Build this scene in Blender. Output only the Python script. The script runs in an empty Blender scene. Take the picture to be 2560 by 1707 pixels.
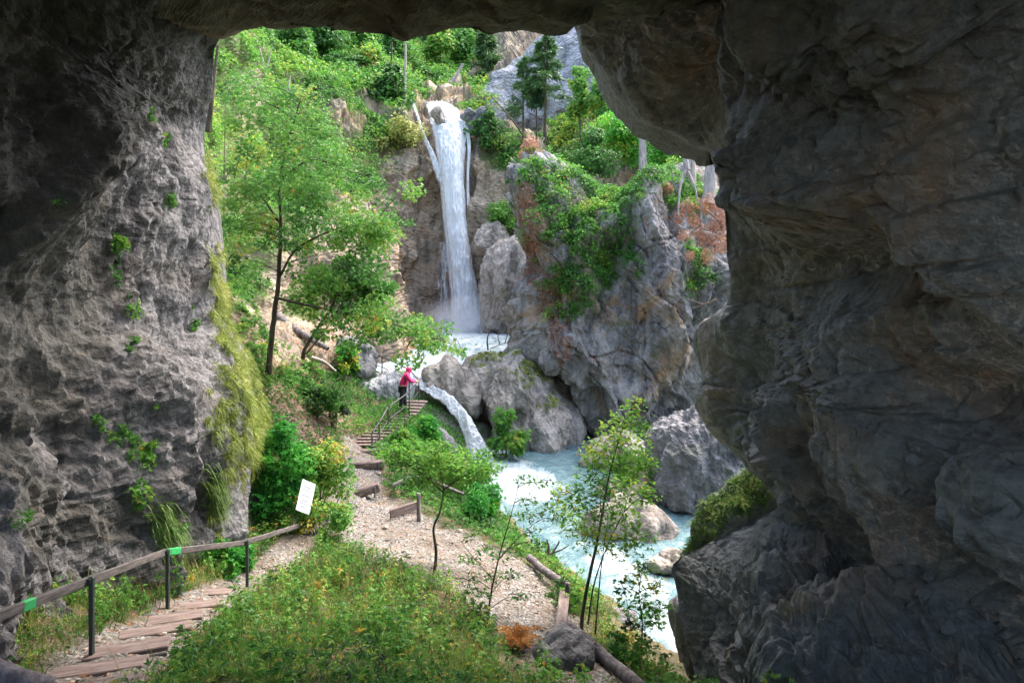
import bpy, bmesh, math, random
import numpy as np
from mathutils import Vector, Matrix

random.seed(11)
RNG = np.random.default_rng(7)
SC = bpy.context.scene
COL = SC.collection
PI = math.pi

# ------------------------------------------------------------------ camera, sky, sun, exposure
FPX, HORIZON, CAMZ = 1706.67, 760.0, 10.0
cam_data = bpy.data.cameras.new('camera')
cam_data.sensor_width = 36.0
cam_data.lens = 24.0
cam_data.shift_y = -(853.5 - HORIZON) / 2560.0
cam_data.clip_start = 0.05
cam_data.clip_end = 2000.0
cam = bpy.data.objects.new('camera', cam_data)
COL.objects.link(cam)
cam.location = (0, 0, CAMZ)
cam.rotation_euler = (math.radians(90), 0, 0)
SC.camera = cam

SUN_EL, SUN_AZ = 58.0, 44.0           # soft high light from ahead and to the right, into the cave mouth
world = bpy.data.worlds.new('World')
SC.world = world
world.use_nodes = True
wn = world.node_tree
wn.nodes.clear()
w_out = wn.nodes.new('ShaderNodeOutputWorld')
w_bg = wn.nodes.new('ShaderNodeBackground')
w_sky = wn.nodes.new('ShaderNodeTexSky')
w_sky.sky_type = 'NISHITA'
w_sky.sun_disc = False
w_sky.sun_elevation = math.radians(SUN_EL)
w_sky.sun_rotation = math.radians(SUN_AZ)
w_sky.dust_density = 4.0
w_sky.ozone_density = 0.6
w_bg.inputs['Strength'].default_value = 0.15
wn.links.new(w_sky.outputs[0], w_bg.inputs[0])
wn.links.new(w_bg.outputs[0], w_out.inputs[0])
sun_data = bpy.data.lights.new('sun', 'SUN')
sun_data.energy = 0.8
sun_data.angle = math.radians(60)
sun_data.color = (1.0, 0.95, 0.87)
sun = bpy.data.objects.new('sun', sun_data)
COL.objects.link(sun)
sun.rotation_euler = (math.radians(90 - SUN_EL), 0, math.radians(180 - SUN_AZ))
SC.view_settings.view_transform = 'Standard'
SC.view_settings.look = 'None'
SC.view_settings.gamma = 1.0
SC.view_settings.use_curve_mapping = False
SC.view_settings.exposure = 2.7
try:
    SC.cycles.use_denoising = True
    SC.cycles.max_bounces = 8
    SC.cycles.diffuse_bounces = 5
    SC.cycles.volume_bounces = 4
    SC.cycles.transparent_max_bounces = 8
except Exception:
    pass

# ------------------------------------------------------------------ helpers
def at(u, v, y):
    """A point of the place seen at picture position (u, v) and y metres ahead."""
    return Vector(((u - 1280.0) / FPX * y, y, CAMZ - (v - HORIZON) / FPX * y))

def atn(u, v, y):
    u = np.asarray(u, float); v = np.asarray(v, float); y = np.asarray(y, float)
    u, v, y = np.broadcast_arrays(u, v, y)
    return np.stack([(u - 1280.0) / FPX * y, y, CAMZ - (v - HORIZON) / FPX * y], -1)

_perm = RNG.permutation(256).astype(np.int32)
_perm = np.concatenate([_perm, _perm, _perm])
_g = RNG.normal(size=(256, 3)).astype(np.float32)
_g /= np.linalg.norm(_g, axis=1, keepdims=True)
_rv = RNG.uniform(-1, 1, size=(256, 3)).astype(np.float32)
_r1 = RNG.uniform(-1, 1, size=256).astype(np.float32)

def _hash(i, j, k):
    return _perm[_perm[_perm[i & 255] + (j & 255)] + (k & 255)]

def perlin(P):
    P = np.asarray(P, np.float32)
    sh = P.shape[:-1]
    p = P.reshape(-1, 3)
    fl = np.floor(p)
    ii = fl.astype(np.int32)
    f = p - fl
    w = f * f * f * (f * (f * 6 - 15) + 10)
    out = np.zeros(len(p), np.float32)
    for dx in (0, 1):
        wx = w[:, 0] if dx else 1 - w[:, 0]
        for dy in (0, 1):
            wy = w[:, 1] if dy else 1 - w[:, 1]
            for dz in (0, 1):
                wz = w[:, 2] if dz else 1 - w[:, 2]
                g = _g[_hash(ii[:, 0] + dx, ii[:, 1] + dy, ii[:, 2] + dz)]
                d = g[:, 0] * (f[:, 0] - dx) + g[:, 1] * (f[:, 1] - dy) + g[:, 2] * (f[:, 2] - dz)
                out += wx * wy * wz * d
    return (out * 1.6).reshape(sh)

def fbm(P, octaves=4, gain=0.5, lac=2.03, ridged=False):
    P = np.asarray(P, np.float32)
    a, s = 1.0, np.zeros(P.shape[:-1], np.float32)
    for o in range(octaves):
        n = perlin(P + 17.3 * o)
        s += a * ((1 - 2 * np.abs(n)) if ridged else n)
        P = P * lac
        a *= gain
    return s

def cells(P):
    """Nearest jittered cell: distance F1, F2 and a random tilted plane value per cell (facets)."""
    P = np.asarray(P, np.float32)
    sh = P.shape[:-1]
    p = P.reshape(-1, 3)
    base = np.floor(p - 0.5).astype(np.int32)
    f1 = np.full(len(p), 9.0, np.float32); f2 = f1.copy()
    plane = np.zeros(len(p), np.float32)
    idb = np.zeros(len(p), np.int32)
    for dx in (0, 1):
        for dy in (0, 1):
            for dz in (0, 1):
                c = base + np.array([dx, dy, dz], np.int32)
                h = _hash(c[:, 0], c[:, 1], c[:, 2])
                q = p - (c + 0.5 + 0.42 * _rv[h])
                d = np.sqrt((q * q).sum(1))
                near = d < f1
                f2 = np.where(near, f1, np.minimum(f2, d))
                f1 = np.where(near, d, f1)
                hh = (h * 7 + 31) & 255
                pl = (q * _rv[hh]).sum(1) + 0.45 * _r1[hh]
                plane = np.where(near, pl, plane)
                idb = np.where(near, h, idb)
    return f1.reshape(sh), f2.reshape(sh), plane.reshape(sh), idb.reshape(sh)

def smooth(a, b, x):
    t = np.clip((x - a) / (b - a), 0, 1)
    return t * t * (3 - 2 * t)

def grid_normals(P, wrap_u=False):
    if wrap_u:
        du = np.roll(P, -1, 0) - np.roll(P, 1, 0)
    else:
        du = np.gradient(P, axis=0)
    dv = np.gradient(P, axis=1)
    n = np.cross(du, dv)
    return n / (np.linalg.norm(n, axis=-1, keepdims=True) + 1e-9)

def tetra(P):
    """Random heights on a lattice of tetrahedra, joined by flat faces: broken rock with sharp continuous edges."""
    P = np.asarray(P, np.float32); sh = P.shape[:-1]; p = P.reshape(-1, 3)
    fl = np.floor(p); c = fl.astype(np.int32); f = p - fl
    o = np.argsort(-f, axis=1)
    fs = np.take_along_axis(f, o, 1)
    h = [_r1[_hash(c[:, 0], c[:, 1], c[:, 2])]]
    r = np.arange(len(p))
    for k in range(3):
        c[r, o[:, k]] += 1
        h.append(_r1[_hash(c[:, 0], c[:, 1], c[:, 2])])
    out = h[0] + (h[1] - h[0]) * fs[:, 0] + (h[2] - h[1]) * fs[:, 1] + (h[3] - h[2]) * fs[:, 2]
    return out.reshape(sh)
_ROT = np.array(Matrix.Rotation(0.7, 3, 'X') @ Matrix.Rotation(0.5, 3, 'Y') @ Matrix.Rotation(0.9, 3, 'Z'))
def facets(P, size, warp=0.35, crack=0.0, seed=0.0):
    q = (P @ _ROT) / size + seed
    w = np.stack([perlin(q * 0.8 + 5.1), perlin(q * 0.8 + 9.7), perlin(q * 0.8 + 14.2)], -1)
    q = q + warp * w
    d = 1.15 * tetra(q) * size
    if crack:
        f1, f2, _, _ = cells(q * 0.9 + 0.25 * w)
        d = d - crack * (1 - smooth(0.0, 0.055, f2 - f1))
    return d
def bedding(P, nrm, thick, amp, seed):
    """Beds of rock: stepped ledges of uneven thickness that come and go."""
    nrm = np.array(nrm, float); nrm /= np.linalg.norm(nrm)
    t = (P @ nrm + 0.35 * fbm(P * 0.5 + seed, 3) + 0.05 * fbm(P * 3 + seed, 2)) / thick
    t = t + 0.6 * np.sin(t * 0.7)
    i = np.floor(t); f = t - i
    r = _r1[_perm[(i.astype(np.int32) + 40) & 255]]
    on = smooth(-0.35, 0.35, fbm(P * 0.6 + seed + 31, 2))
    return amp * on * (0.8 * r + np.minimum(f * 1.2, 1) - 0.5)

def rock_disp(P, big=(2.4, 0.2), mid=(0.8, 0.2), small=(0.26, 0.18), rough=0.05, crack=0.08,
              strata=None, seed=0.0, broad=(5.0, 0.4), tiny=0.0):
    """Angular facets at three sizes, cracks, broad bulges, fine relief and, if asked for, bedding."""
    d = broad[1] * fbm(P / broad[0] + seed, 3)
    d += big[1] * facets(P, big[0], 0.18, crack, seed)
    d += mid[1] * facets(P, mid[0], 0.16, crack * 0.4, seed + 3.1)
    if small[1]:
        d += small[1] * facets(P, small[0], 0.14, 0, seed + 7.7)
    if tiny: d += tiny * facets(P, 0.09, 0.12, 0, seed + 9.9)
    d += rough * fbm(P * 3.0 + seed, 4, 0.55, ridged=True)
    if strata is not None:
        for nrm, thick, amp in strata:
            d += bedding(P, nrm, thick, amp, seed) + 0.35 * bedding(P + 3.0, nrm, thick * 0.37, amp, seed + 5)
    return d

def new_mesh(name, verts, faces, smooth_shade=True, attrs=None):
    """faces: (n,k) array of one polygon size."""
    verts = np.ascontiguousarray(verts, np.float32).reshape(-1, 3)
    faces = np.ascontiguousarray(faces, np.int32)
    n, k = faces.shape
    me = bpy.data.meshes.new(name)
    me.vertices.add(len(verts)); me.vertices.foreach_set('co', verts.ravel())
    me.loops.add(n * k); me.loops.foreach_set('vertex_index', faces.ravel())
    me.polygons.add(n)
    me.polygons.foreach_set('loop_start', np.arange(0, n * k, k, dtype=np.int32))
    me.polygons.foreach_set('loop_total', np.full(n, k, np.int32))
    me.polygons.foreach_set('use_smooth', np.full(n, smooth_shade, bool))
    for an, (dom, vals) in (attrs or {}).items():
        a = me.attributes.new(an, 'FLOAT', dom)
        a.data.foreach_set('value', np.ascontiguousarray(vals, np.float32).ravel())
    me.update(calc_edges=True)
    return me

def link(name, me, mat=None, parent=None, label=None, cat=None, group=None, kind=None):
    o = bpy.data.objects.new(name, me)
    COL.objects.link(o)
    if mat is not None and me is not None:
        if len(me.materials) == 0:
            me.materials.append(mat)
    if parent is not None:
        o.parent = parent
    tag(o, label, cat, group, kind)
    return o

def tag(o, label=None, cat=None, group=None, kind=None):
    for k, v in (('label', label), ('category', cat), ('group', group), ('kind', kind)):
        if v:
            o[k] = v
    return o

def thing(name, loc, label, cat, group=None, rz=0.0):
    o = bpy.data.objects.new(name, None)
    COL.objects.link(o)
    o.location = loc
    o.rotation_euler = (0, 0, rz)
    o.empty_display_size = 0.1
    return tag(o, label, cat, group)

def copy_tree(o, parent=None):
    c = o.copy(); COL.objects.link(c)
    if parent is not None:
        c.parent = parent
    for ch in list(o.children):
        copy_tree(ch, c)
    return c

def grid_faces(nu, nv, wrap_u=False, flip=False):
    i = np.arange(nu if wrap_u else nu - 1); j = np.arange(nv - 1)
    I, J = np.meshgrid(i, j, indexing='ij')
    I2 = (I + 1) % nu
    f = np.stack([I * nv + J, I2 * nv + J, I2 * nv + J + 1, I * nv + J + 1], -1).reshape(-1, 4)
    return f[:, ::-1] if flip else f

def resample(pts, n, closed=False):
    """Smooth curve (Catmull-Rom) through pts, n even samples."""
    p = np.asarray(pts, float)
    m = len(p)
    if closed:
        idx = np.arange(m + 1); P0 = np.vstack([p[-1:], p, p[:2]])
    else:
        P0 = np.vstack([2 * p[:1] - p[1:2], p, 2 * p[-1:] - p[-2:-1]])
    segs = m if closed else m - 1
    out = []
    for s in range(segs):
        a, b, c, d = P0[s], P0[s + 1], P0[s + 2], P0[s + 3]
        t = np.linspace(0, 1, 24, endpoint=False)[:, None]
        out.append(0.5 * (2 * b + (c - a) * t + (2 * a - 5 * b + 4 * c - d) * t ** 2 + (3 * b - a - 3 * c + d) * t ** 3))
    out.append((p[:1] if closed else p[-1:]))
    out = np.vstack(out)
    L = np.concatenate([[0], np.cumsum(np.linalg.norm(np.diff(out, axis=0), axis=1))])
    q = np.linspace(0, L[-1], n, endpoint=not closed)
    return np.stack([np.interp(q, L, out[:, k]) for k in range(out.shape[1])], -1)

class RBF:
    def __init__(self, pts, vals, smoothing=0.0):
        self.p = np.asarray(pts, float); v = np.asarray(vals, float)
        n = len(self.p); dim = self.p.shape[1]
        A = np.linalg.norm(self.p[:, None] - self.p[None], axis=-1) + smoothing * np.eye(n) * -1
        Q = np.hstack([np.ones((n, 1)), self.p])
        M = np.block([[A, Q], [Q.T, np.zeros((dim + 1, dim + 1))]])
        self.c = np.linalg.solve(M, np.concatenate([v, np.zeros(dim + 1)]))
    def __call__(self, X):
        X = np.asarray(X, float); sh = X.shape[:-1]; x = X.reshape(-1, X.shape[-1])
        out = np.empty(len(x))
        n = len(self.p)
        for s in range(0, len(x), 40000):
            b = x[s:s + 40000]
            out[s:s + 40000] = np.linalg.norm(b[:, None] - self.p[None], axis=-1) @ self.c[:n] + self.c[n] + b @ self.c[n + 1:]
        return out.reshape(sh)

# ------------------------------------------------------------------ materials
class NT:
    def __init__(self, name, rough=0.9):
        self.m = bpy.data.materials.new(name); self.m.use_nodes = True
        self.t = self.m.node_tree; self.n = self.t.nodes; self.n.clear()
        self.out = self.n.new('ShaderNodeOutputMaterial')
        self.co = self.n.new('ShaderNodeTexCoord').outputs['Object']
    def L(self, a, b): self.t.links.new(a, b)
    def noise(self, scale, detail=6, rough=0.6, vec=None, dist=0.0):
        x = self.n.new('ShaderNodeTexNoise'); x.inputs['Scale'].default_value = scale
        x.inputs['Detail'].default_value = detail; x.inputs['Roughness'].default_value = rough
        x.inputs['Distortion'].default_value = dist
        self.L(vec if vec is not None else self.co, x.inputs['Vector']); return x.outputs['Fac']
    def voronoi(self, scale, vec=None, feature='F1', out='Distance'):
        x = self.n.new('ShaderNodeTexVoronoi'); x.feature = feature; x.inputs['Scale'].default_value = scale
        self.L(vec if vec is not None else self.co, x.inputs['Vector']); return x.outputs[out]
    def mapped(self, scale=(1, 1, 1), rot=(0, 0, 0)):
        x = self.n.new('ShaderNodeMapping'); x.inputs['Scale'].default_value = scale; x.inputs['Rotation'].default_value = rot
        self.L(self.co, x.inputs['Vector']); return x.outputs[0]
    def ramp(self, fac, stops, interp='LINEAR'):
        x = self.n.new('ShaderNodeValToRGB'); cr = x.color_ramp; cr.interpolation = interp
        while len(cr.elements) < len(stops): cr.elements.new(0.5)
        for e, (p, c) in zip(cr.elements, stops):
            e.position = p; e.color = (c, c, c, 1) if isinstance(c, (int, float)) else (*c, 1)
        self.L(fac, x.inputs[0]); return x.outputs[0]
    def mix(self, fac, a, b, mode='MIX'):
        x = self.n.new('ShaderNodeMix'); x.data_type = 'RGBA'; x.blend_type = mode
        for s, v in ((x.inputs['Factor'], fac), (x.inputs['A'], a), (x.inputs['B'], b)):
            if hasattr(v, 'is_output'): self.L(v, s)
            elif isinstance(v, (int, float)): s.default_value = v
            else: s.default_value = (*v, 1)
        return x.outputs['Result']
    def math(self, op, a, b=0.0):
        x = self.n.new('ShaderNodeMath'); x.operation = op
        for s, v in ((x.inputs[0], a), (x.inputs[1], b)):
            if hasattr(v, 'is_output'): self.L(v, s)
            else: s.default_value = v
        return x.outputs[0]
    def attr(self, name):
        x = self.n.new('ShaderNodeAttribute'); x.attribute_name = name; return x.outputs['Fac']
    def bump(self, h, strength=0.5, dist=0.05, prev=None):
        x = self.n.new('ShaderNodeBump'); x.inputs['Strength'].default_value = strength; x.inputs['Distance'].default_value = dist
        self.L(h, x.inputs['Height'])
        if prev is not None: self.L(prev, x.inputs['Normal'])
        return x.outputs[0]
    def principled(self, col, rough=0.9, normal=None, spec=0.3, **kw):
        b = self.n.new('ShaderNodeBsdfPrincipled')
        for s, v in ((b.inputs['Base Color'], col), (b.inputs['Roughness'], rough)):
            if hasattr(v, 'is_output'): self.L(v, s)
            elif isinstance(v, (int, float)): s.default_value = v
            else: s.default_value = (*v, 1)
        b.inputs['Specular IOR Level'].default_value = spec
        for k, v in kw.items():
            s = b.inputs[k.replace('_', ' ')]
            if hasattr(v, 'is_output'): self.L(v, s)
            else: s.default_value = v
        if normal is not None: self.L(normal, b.inputs['Normal'])
        return b.outputs[0]
    def done(self, sh):
        self.L(sh, self.out.inputs['Surface']); return self.m

def rock_mat(name, dark, mid, light, stain, stain_amt=0.5, speck=0.6, scale=1.0, streak=None, green=None, cover_or_shade=None, rough=0.85, spec=0.3, bump=1.0):
    k = NT(name)
    base = k.ramp(k.noise(0.55 * scale, 8, 0.65, dist=0.6), [(0.3, dark), (0.5, mid), (0.72, light)])
    fine = k.noise(7.0 * scale, 8, 0.75)
    base = k.mix(speck, base, k.ramp(fine, [(0.28, tuple(c * 0.35 for c in mid)), (0.5, mid), (0.7, tuple(min(0.62, c * 1.75) for c in mid))]), 'MIX')
    st = k.ramp(k.noise(0.33 * scale, 6, 0.7, dist=1.2), [(0.52, 0.0), (0.66, 1.0)])
    base = k.mix(k.math('MULTIPLY', st, stain_amt), base, stain)
    if streak is not None:
        sv = k.noise(1.0, 6, 0.7, vec=k.mapped((2.2 * scale, 2.2 * scale, 0.16 * scale)))
        base = k.mix(k.ramp(sv, [(0.47, 0.0), (0.64, 0.85)]), base, streak)
    if green is not None:
        g = k.ramp(k.noise(0.9 * scale, 7, 0.75), [(0.56, 0.0), (0.68, 0.8)])
        base = k.mix(g, base, green)
    if cover_or_shade is not None:
        gv = k.attr('cover_or_shade')
        gcol = k.ramp(k.noise(2.5, 6, 0.7), [(0.3, cover_or_shade[0]), (0.55, cover_or_shade[1]), (0.75, cover_or_shade[2])])
        base = k.mix(gv, base, gcol)
    n = k.bump(k.noise(3.5 * scale, 9, 0.72, dist=0.4), 0.55 * bump, 0.12)
    n = k.bump(k.voronoi(9.0 * scale), 0.45 * bump, 0.05, n)
    n = k.bump(k.voronoi(26.0 * scale), 0.35 * bump, 0.02, n)
    n = k.bump(fine, 0.7 * bump, 0.045, n)
    n = k.bump(k.noise(34.0 * scale, 5, 0.8), 0.5 * bump, 0.012, n)
    return k.done(k.principled(base, rough, n, spec))

M = {}
M['cave_right'] = rock_mat('cave_rock_dark', (0.034, 0.036, 0.031), (0.15, 0.149, 0.13), (0.42, 0.415, 0.375), (0.25, 0.155, 0.08), 0.6, 0.88, 0.9, rough=0.48, spec=0.5, bump=1.3)
M['cave_ceiling'] = rock_mat('cave_rock_ceiling', (0.06, 0.056, 0.045), (0.135, 0.122, 0.09), (0.24, 0.21, 0.15), (0.22, 0.15, 0.07), 0.6, 0.45, 1.0)
M['cave_left'] = rock_mat('cave_rock_left', (0.042, 0.042, 0.044), (0.175, 0.17, 0.17), (0.48, 0.46, 0.46), (0.13, 0.098, 0.065), 0.4, 0.9, 1.3, streak=(0.038, 0.038, 0.041), bump=1.3, cover_or_shade=((0.05, 0.051, 0.047), (0.1, 0.098, 0.086), (0.17, 0.135, 0.09)))  # last three tones: dark and brown rock mixed with painted-in shade
M['hill'] = rock_mat('gorge_rock', (0.13, 0.095, 0.062), (0.32, 0.245, 0.17), (0.5, 0.43, 0.35), (0.31, 0.18, 0.07), 0.6, 0.55, 0.5, streak=(0.09, 0.078, 0.065), cover_or_shade=((0.035, 0.055, 0.014), (0.075, 0.105, 0.024), (0.13, 0.115, 0.055)))
M['grey'] = rock_mat('grey_rock', (0.085, 0.082, 0.08), (0.19, 0.183, 0.183), (0.34, 0.33, 0.33), (0.19, 0.13, 0.075), 0.5, 0.6, 0.7, streak=(0.075, 0.075, 0.082), green=(0.085, 0.095, 0.04))
M['crag'] = rock_mat('crag_rock', (0.075, 0.069, 0.062), (0.235, 0.215, 0.193), (0.50, 0.47, 0.435), (0.29, 0.18, 0.09), 1.0, 0.75, 0.7, streak=(0.07, 0.07, 0.078), green=(0.085, 0.095, 0.04), cover_or_shade=((0.09, 0.045, 0.025), (0.2, 0.1, 0.055), (0.28, 0.19, 0.14)))
M['tan'] = rock_mat('tan_rock', (0.14, 0.115, 0.09), (0.33, 0.285, 0.24), (0.52, 0.475, 0.43), (0.27, 0.17, 0.085), 0.55, 0.55, 0.6, streak=(0.095, 0.083, 0.072), green=(0.09, 0.1, 0.04))
M['pale_cliff'] = rock_mat('pale_cliff_rock', (0.13, 0.13, 0.135), (0.27, 0.27, 0.28), (0.42, 0.42, 0.43), (0.22, 0.2, 0.15), 0.4, 0.5, 0.5, streak=(0.13, 0.13, 0.145), green=(0.085, 0.11, 0.04))
# ------------------------------------------------------------------ the cave: left wall, ceiling, right wall
def ray_bumps(P, bumps):
    """Hollows and bulges with a place and a size of their own (centre, radius, depth)."""
    d = np.zeros(P.shape[:-1])
    for c, r, a in bumps:
        c = np.array(c); r = np.array(r)
        d += a * np.exp(-(((P - c) / r) ** 2).sum(-1) * 1.2)
    return d

def tunnel_sheet(edge, inner, outer, nu, s_in, s_out, bend=None, power=1.0):
    """edge: mouth lip; inner: the same line back past the viewer; outer: the cliff face outside."""
    e = resample(edge, nu); i = resample(inner, nu); o = resample(outer, nu)
    s = np.linspace(0, 1, s_in) ** power
    b = 0 if bend is None else bend
    mid = (e + i) / 2 + b
    T = s[None, :, None]
    Pin = (1 - T) ** 2 * e[:, None] + 2 * T * (1 - T) * mid[:, None] + T ** 2 * i[:, None]
    q = np.linspace(1, 0, s_out, endpoint=False)[None, :, None]
    Pout = e[:, None] + (o - e)[:, None] * q
    return np.concatenate([Pout, Pin], 1)

E = lambda l: [tuple(at(*p)) for p in l]
# right wall -----------------------------------------------------
r_edge = E([(1395, -260, 13.0), (1425, -40, 12.6), (1448, 70, 12.4), (1488, 118, 12.3), (1536, 190, 12.2), (1568, 234, 12.1), (1610, 276, 12.0), (1668, 308, 11.9),
            (1730, 345, 11.8), (1780, 372, 11.7), (1792, 420, 11.8), (1803, 490, 11.9), (1812, 560, 12.0), (1817, 640, 12.1), (1828, 712, 12.2),
            (1812, 770, 12.6), (1752, 812, 13.3), (1738, 860, 13.6), (1760, 930, 13.6), (1748, 1010, 13.5), (1790, 1085, 13.3), (1840, 1130, 13.2), (1895, 1180, 13.0),
            (1944, 1235, 12.8), (1940, 1272, 12.6), (1880, 1300, 12.4), (1785, 1350, 12.2), (1698, 1392, 12.2), (1676, 1418, 12.2),
            (1690, 1480, 12.0), (1700, 1560, 11.7), (1722, 1640, 11.4), (1742, 1720, 11.0), (1760, 1900, 10.4)])
nE = len(r_edge)
r_inner = [(1.2, -2.5, 16.5), (1.9, -2.5, 16.2), (2.6, -2.5, 15.8), (3.2, -2.5, 15.4), (3.8, -2.5, 14.9), (4.3, -2.5, 14.4), (4.7, -2.5, 13.9), (5.1, -2.5, 13.4), (5.4, -2.5, 12.8), (5.7, -2.5, 12.2), (5.9, -2.5, 11.6),
           (6.0, -2.5, 11.0), (6.1, -2.5, 10.4), (6.2, -2.5, 9.8), (6.3, -2.5, 9.2), (6.3, -2.5, 8.7), (6.3, -2.5, 8.2), (6.3, -2.5, 7.8), (6.2, -2.5, 7.4), (6.2, -2.5, 7.0), (6.1, -2.5, 6.6),
           (6.0, -2.5, 6.2), (5.9, -2.5, 5.8), (5.8, -2.5, 5.4), (5.7, -2.5, 5.1), (5.5, -2.5, 4.8), (5.3, -2.5, 4.5), (5.0, -2.5, 4.2), (4.7, -2.5, 3.9), (4.4, -2.5, 3.6), (4.1, -2.5, 3.3), (3.8, -2.5, 3.0), (3.5, -2.5, 2.7), (3.2, -2.5, 2.2)]
def even(l, n):
    l = np.array(l); q = np.linspace(0, len(l) - 1, n)
    return np.stack([np.interp(q, np.arange(len(l)), l[:, k]) for k in range(3)], -1)
r_in = even(r_inner, nE)
r_out = np.array(r_edge) + np.array([6.0, 2.5, 0.6]); r_out[:, 2] = np.array(r_edge)[:, 2] * 1.02
NU, NS, NO = 470, 400, 26
P = tunnel_sheet(r_edge, r_in, r_out, NU, NS, NO, bend=np.array([0.9, 0.5, 0.0]), power=1.25)
nrm = grid_normals(P)
sgn = np.sign((nrm[:, NO:] * (np.array([0, 4, 10]) - P[:, NO:])).sum(-1).mean())
nrm *= sgn
zz = P[..., 2]
low = smooth(11.0, 8.5, zz)[..., None] if False else smooth(-11.0, -8.5, -zz)
d_up = rock_disp(P, (2.6, 0.42), (0.95, 0.5), (0.3, 0.5), 0.03, 0.34, [((0.65, 0.3, 0.7), 0.8, 0.12)], 1.0, (4.0, 0.5), 0.45)
d_lo = rock_disp(P, (1.9, 0.42), (0.7, 0.5), (0.22, 0.55), 0.035, 0.24, [((0.3, 0.25, 0.9), 0.26, 0.14), ((0.8, 0.1, 0.6), 0.5, 0.12)], 4.0, (3.0, 0.45), 0.45)
d = d_up * (1 - low) + d_lo * low
def on_wall(u, v, y): return tuple(at(u, v, y))
d += ray_bumps(P, [(on_wall(2190, 650, 8.5), (0.9, 1.6, 0.55), -1.5), (on_wall(2390, 1010, 7.6), (0.6, 1.0, 0.55), -1.3),
                   (on_wall(2010, 1010, 10.2), (1.0, 1.6, 0.75), 0.7), (on_wall(1900, 560, 10.8), (0.7, 1.2, 0.7), 0.35),
                   (on_wall(2000, 1500, 9.2), (1.2, 2.0, 1.2), 0.6), (on_wall(2480, 1480, 7.2), (0.7, 1.2, 0.7), -1.3),
                   (on_wall(2300, 420, 8.2), (1.0, 1.5, 0.5), 0.5), (on_wall(1880, 1190, 11.4), (0.7, 1.4, 0.25), -0.35)])
fade = np.concatenate([np.linspace(1, 0.55, NO), np.interp(np.arange(NS), [0, 40, 100], [0.12, 0.5, 1.0])])
P = P + nrm * (d * fade[None, :])[..., None]
me = new_mesh('cave_wall_right', P, grid_faces(*P.shape[:2]), False)
link('cave_right_wall', me, M['cave_right'], kind='structure')
RIGHT_WALL = P

# ceiling ---------------------------------------------------------
c_edge = E([(-400, 60, 16.00), (100, 70, 15.53), (430, 84, 15.22), (545, 84, 13.93), (600, 64, 13.20), (680, 62, 12.64), (760, 62, 12.08), (840, 60, 11.52), (910, 72, 11.03), (960, 88, 10.68), (1008, 100, 10.39), (1046, 86, 10.34),
            (1110, 74, 10.25), (1165, 69, 10.18), (1220, 86, 10.11), (1300, 69, 10.00), (1370, 76, 9.91), (1405, 58, 9.86), (1450, 28, 9.80), (1520, 40, 9.80), (1700, 20, 9.80), (2300, 0, 9.80)])
c_in = np.array(c_edge); c_in = np.stack([np.linspace(-10.0, 9.0, len(c_edge)), np.full(len(c_edge), -1.0), np.full(len(c_edge), 15.0)], -1)
c_out = np.array(c_edge) + np.array([0, 2.0, 5.0])
P = tunnel_sheet(c_edge, c_in, c_out, 420, 130, 20, bend=np.array([0, 0, 0.7]), power=1.6)
nrm = grid_normals(P); nrm *= np.sign(-nrm[..., 2].mean())
d = rock_disp(P, (2.2, 0.3), (0.8, 0.4), (0.25, 0.4), 0.05, 0.12, [((0.2, 0.3, 0.9), 0.35, 0.12)], 8.0, (4, 0.3))
fade = np.concatenate([np.linspace(1, 0.4, 20), np.interp(np.arange(130), [0, 20, 50], [0.18, 0.5, 1.0])])
P = P + nrm * (d * fade[None, :])[..., None]
link('cave_ceiling', new_mesh('cave_ceiling', P, grid_faces(*P.shape[:2]), False), M['cave_ceiling'], kind='structure')

# left wall -------------------------------------------------------
l_edge = E([(600, -120, 14.00), (572, 20, 14.42), (558, 82, 14.62), (540, 120, 15.00), (531, 190, 15.80), (520, 270, 16.80), (507, 345, 17.80), (520, 430, 18.20), (538, 510, 18.16), (546, 590, 18.11), (546, 650, 18.08), (553, 740, 18.03),
            (558, 800, 18.00), (585, 850, 17.88), (618, 900, 17.75), (640, 960, 17.60), (655, 1040, 17.48), (668, 1110, 17.43), (664, 1180, 17.39), (668, 1270, 17.33), (680, 1330, 17.29), (660, 1370, 17.27), (650, 1480, 17.20)])
nL = len(l_edge)
l_inner = even([(-2.6, -3, 16.5), (-3.8, -3, 15.2), (-4.8, -3, 13.8), (-5.8, -3, 12.4), (-6.4, -3, 11.0), (-6.9, -3, 9.5), (-6.8, -3, 8.5), (-6.6, -3, 7.5), (-6.4, -3, 6.5), (-6.2, -3, 5.0)], nL)
l_out = np.array(l_edge) + np.array([-6.0, 2.0, 0.3])
NU, NS, NO = 430, 380, 26
P = tunnel_sheet(l_edge, l_inner, l_out, NU, NS, NO, bend=np.array([-0.15, 0.0, 0.0]), power=1.0)
nrm = grid_normals(P)
nrm *= np.sign((nrm[:, NO:] * (np.array([0, 6, 10]) - P[:, NO:])).sum(-1).mean())
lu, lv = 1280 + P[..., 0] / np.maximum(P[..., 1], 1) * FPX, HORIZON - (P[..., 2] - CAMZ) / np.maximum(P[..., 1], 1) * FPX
rock_shade_zone = np.zeros(lu.shape)  # darker, browner rock areas; part of their darkness is shade painted into the colour
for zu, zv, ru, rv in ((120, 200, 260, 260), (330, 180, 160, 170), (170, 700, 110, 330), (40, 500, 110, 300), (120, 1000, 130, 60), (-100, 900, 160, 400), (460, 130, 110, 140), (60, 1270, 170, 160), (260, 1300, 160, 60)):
    rock_shade_zone = np.maximum(rock_shade_zone, np.exp(-(((lu - zu) / ru) ** 2 + ((lv - zv) / rv) ** 2) ** 2))
rock_shade_zone = np.where(P[..., 1] < 5, 0.9, rock_shade_zone)
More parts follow.
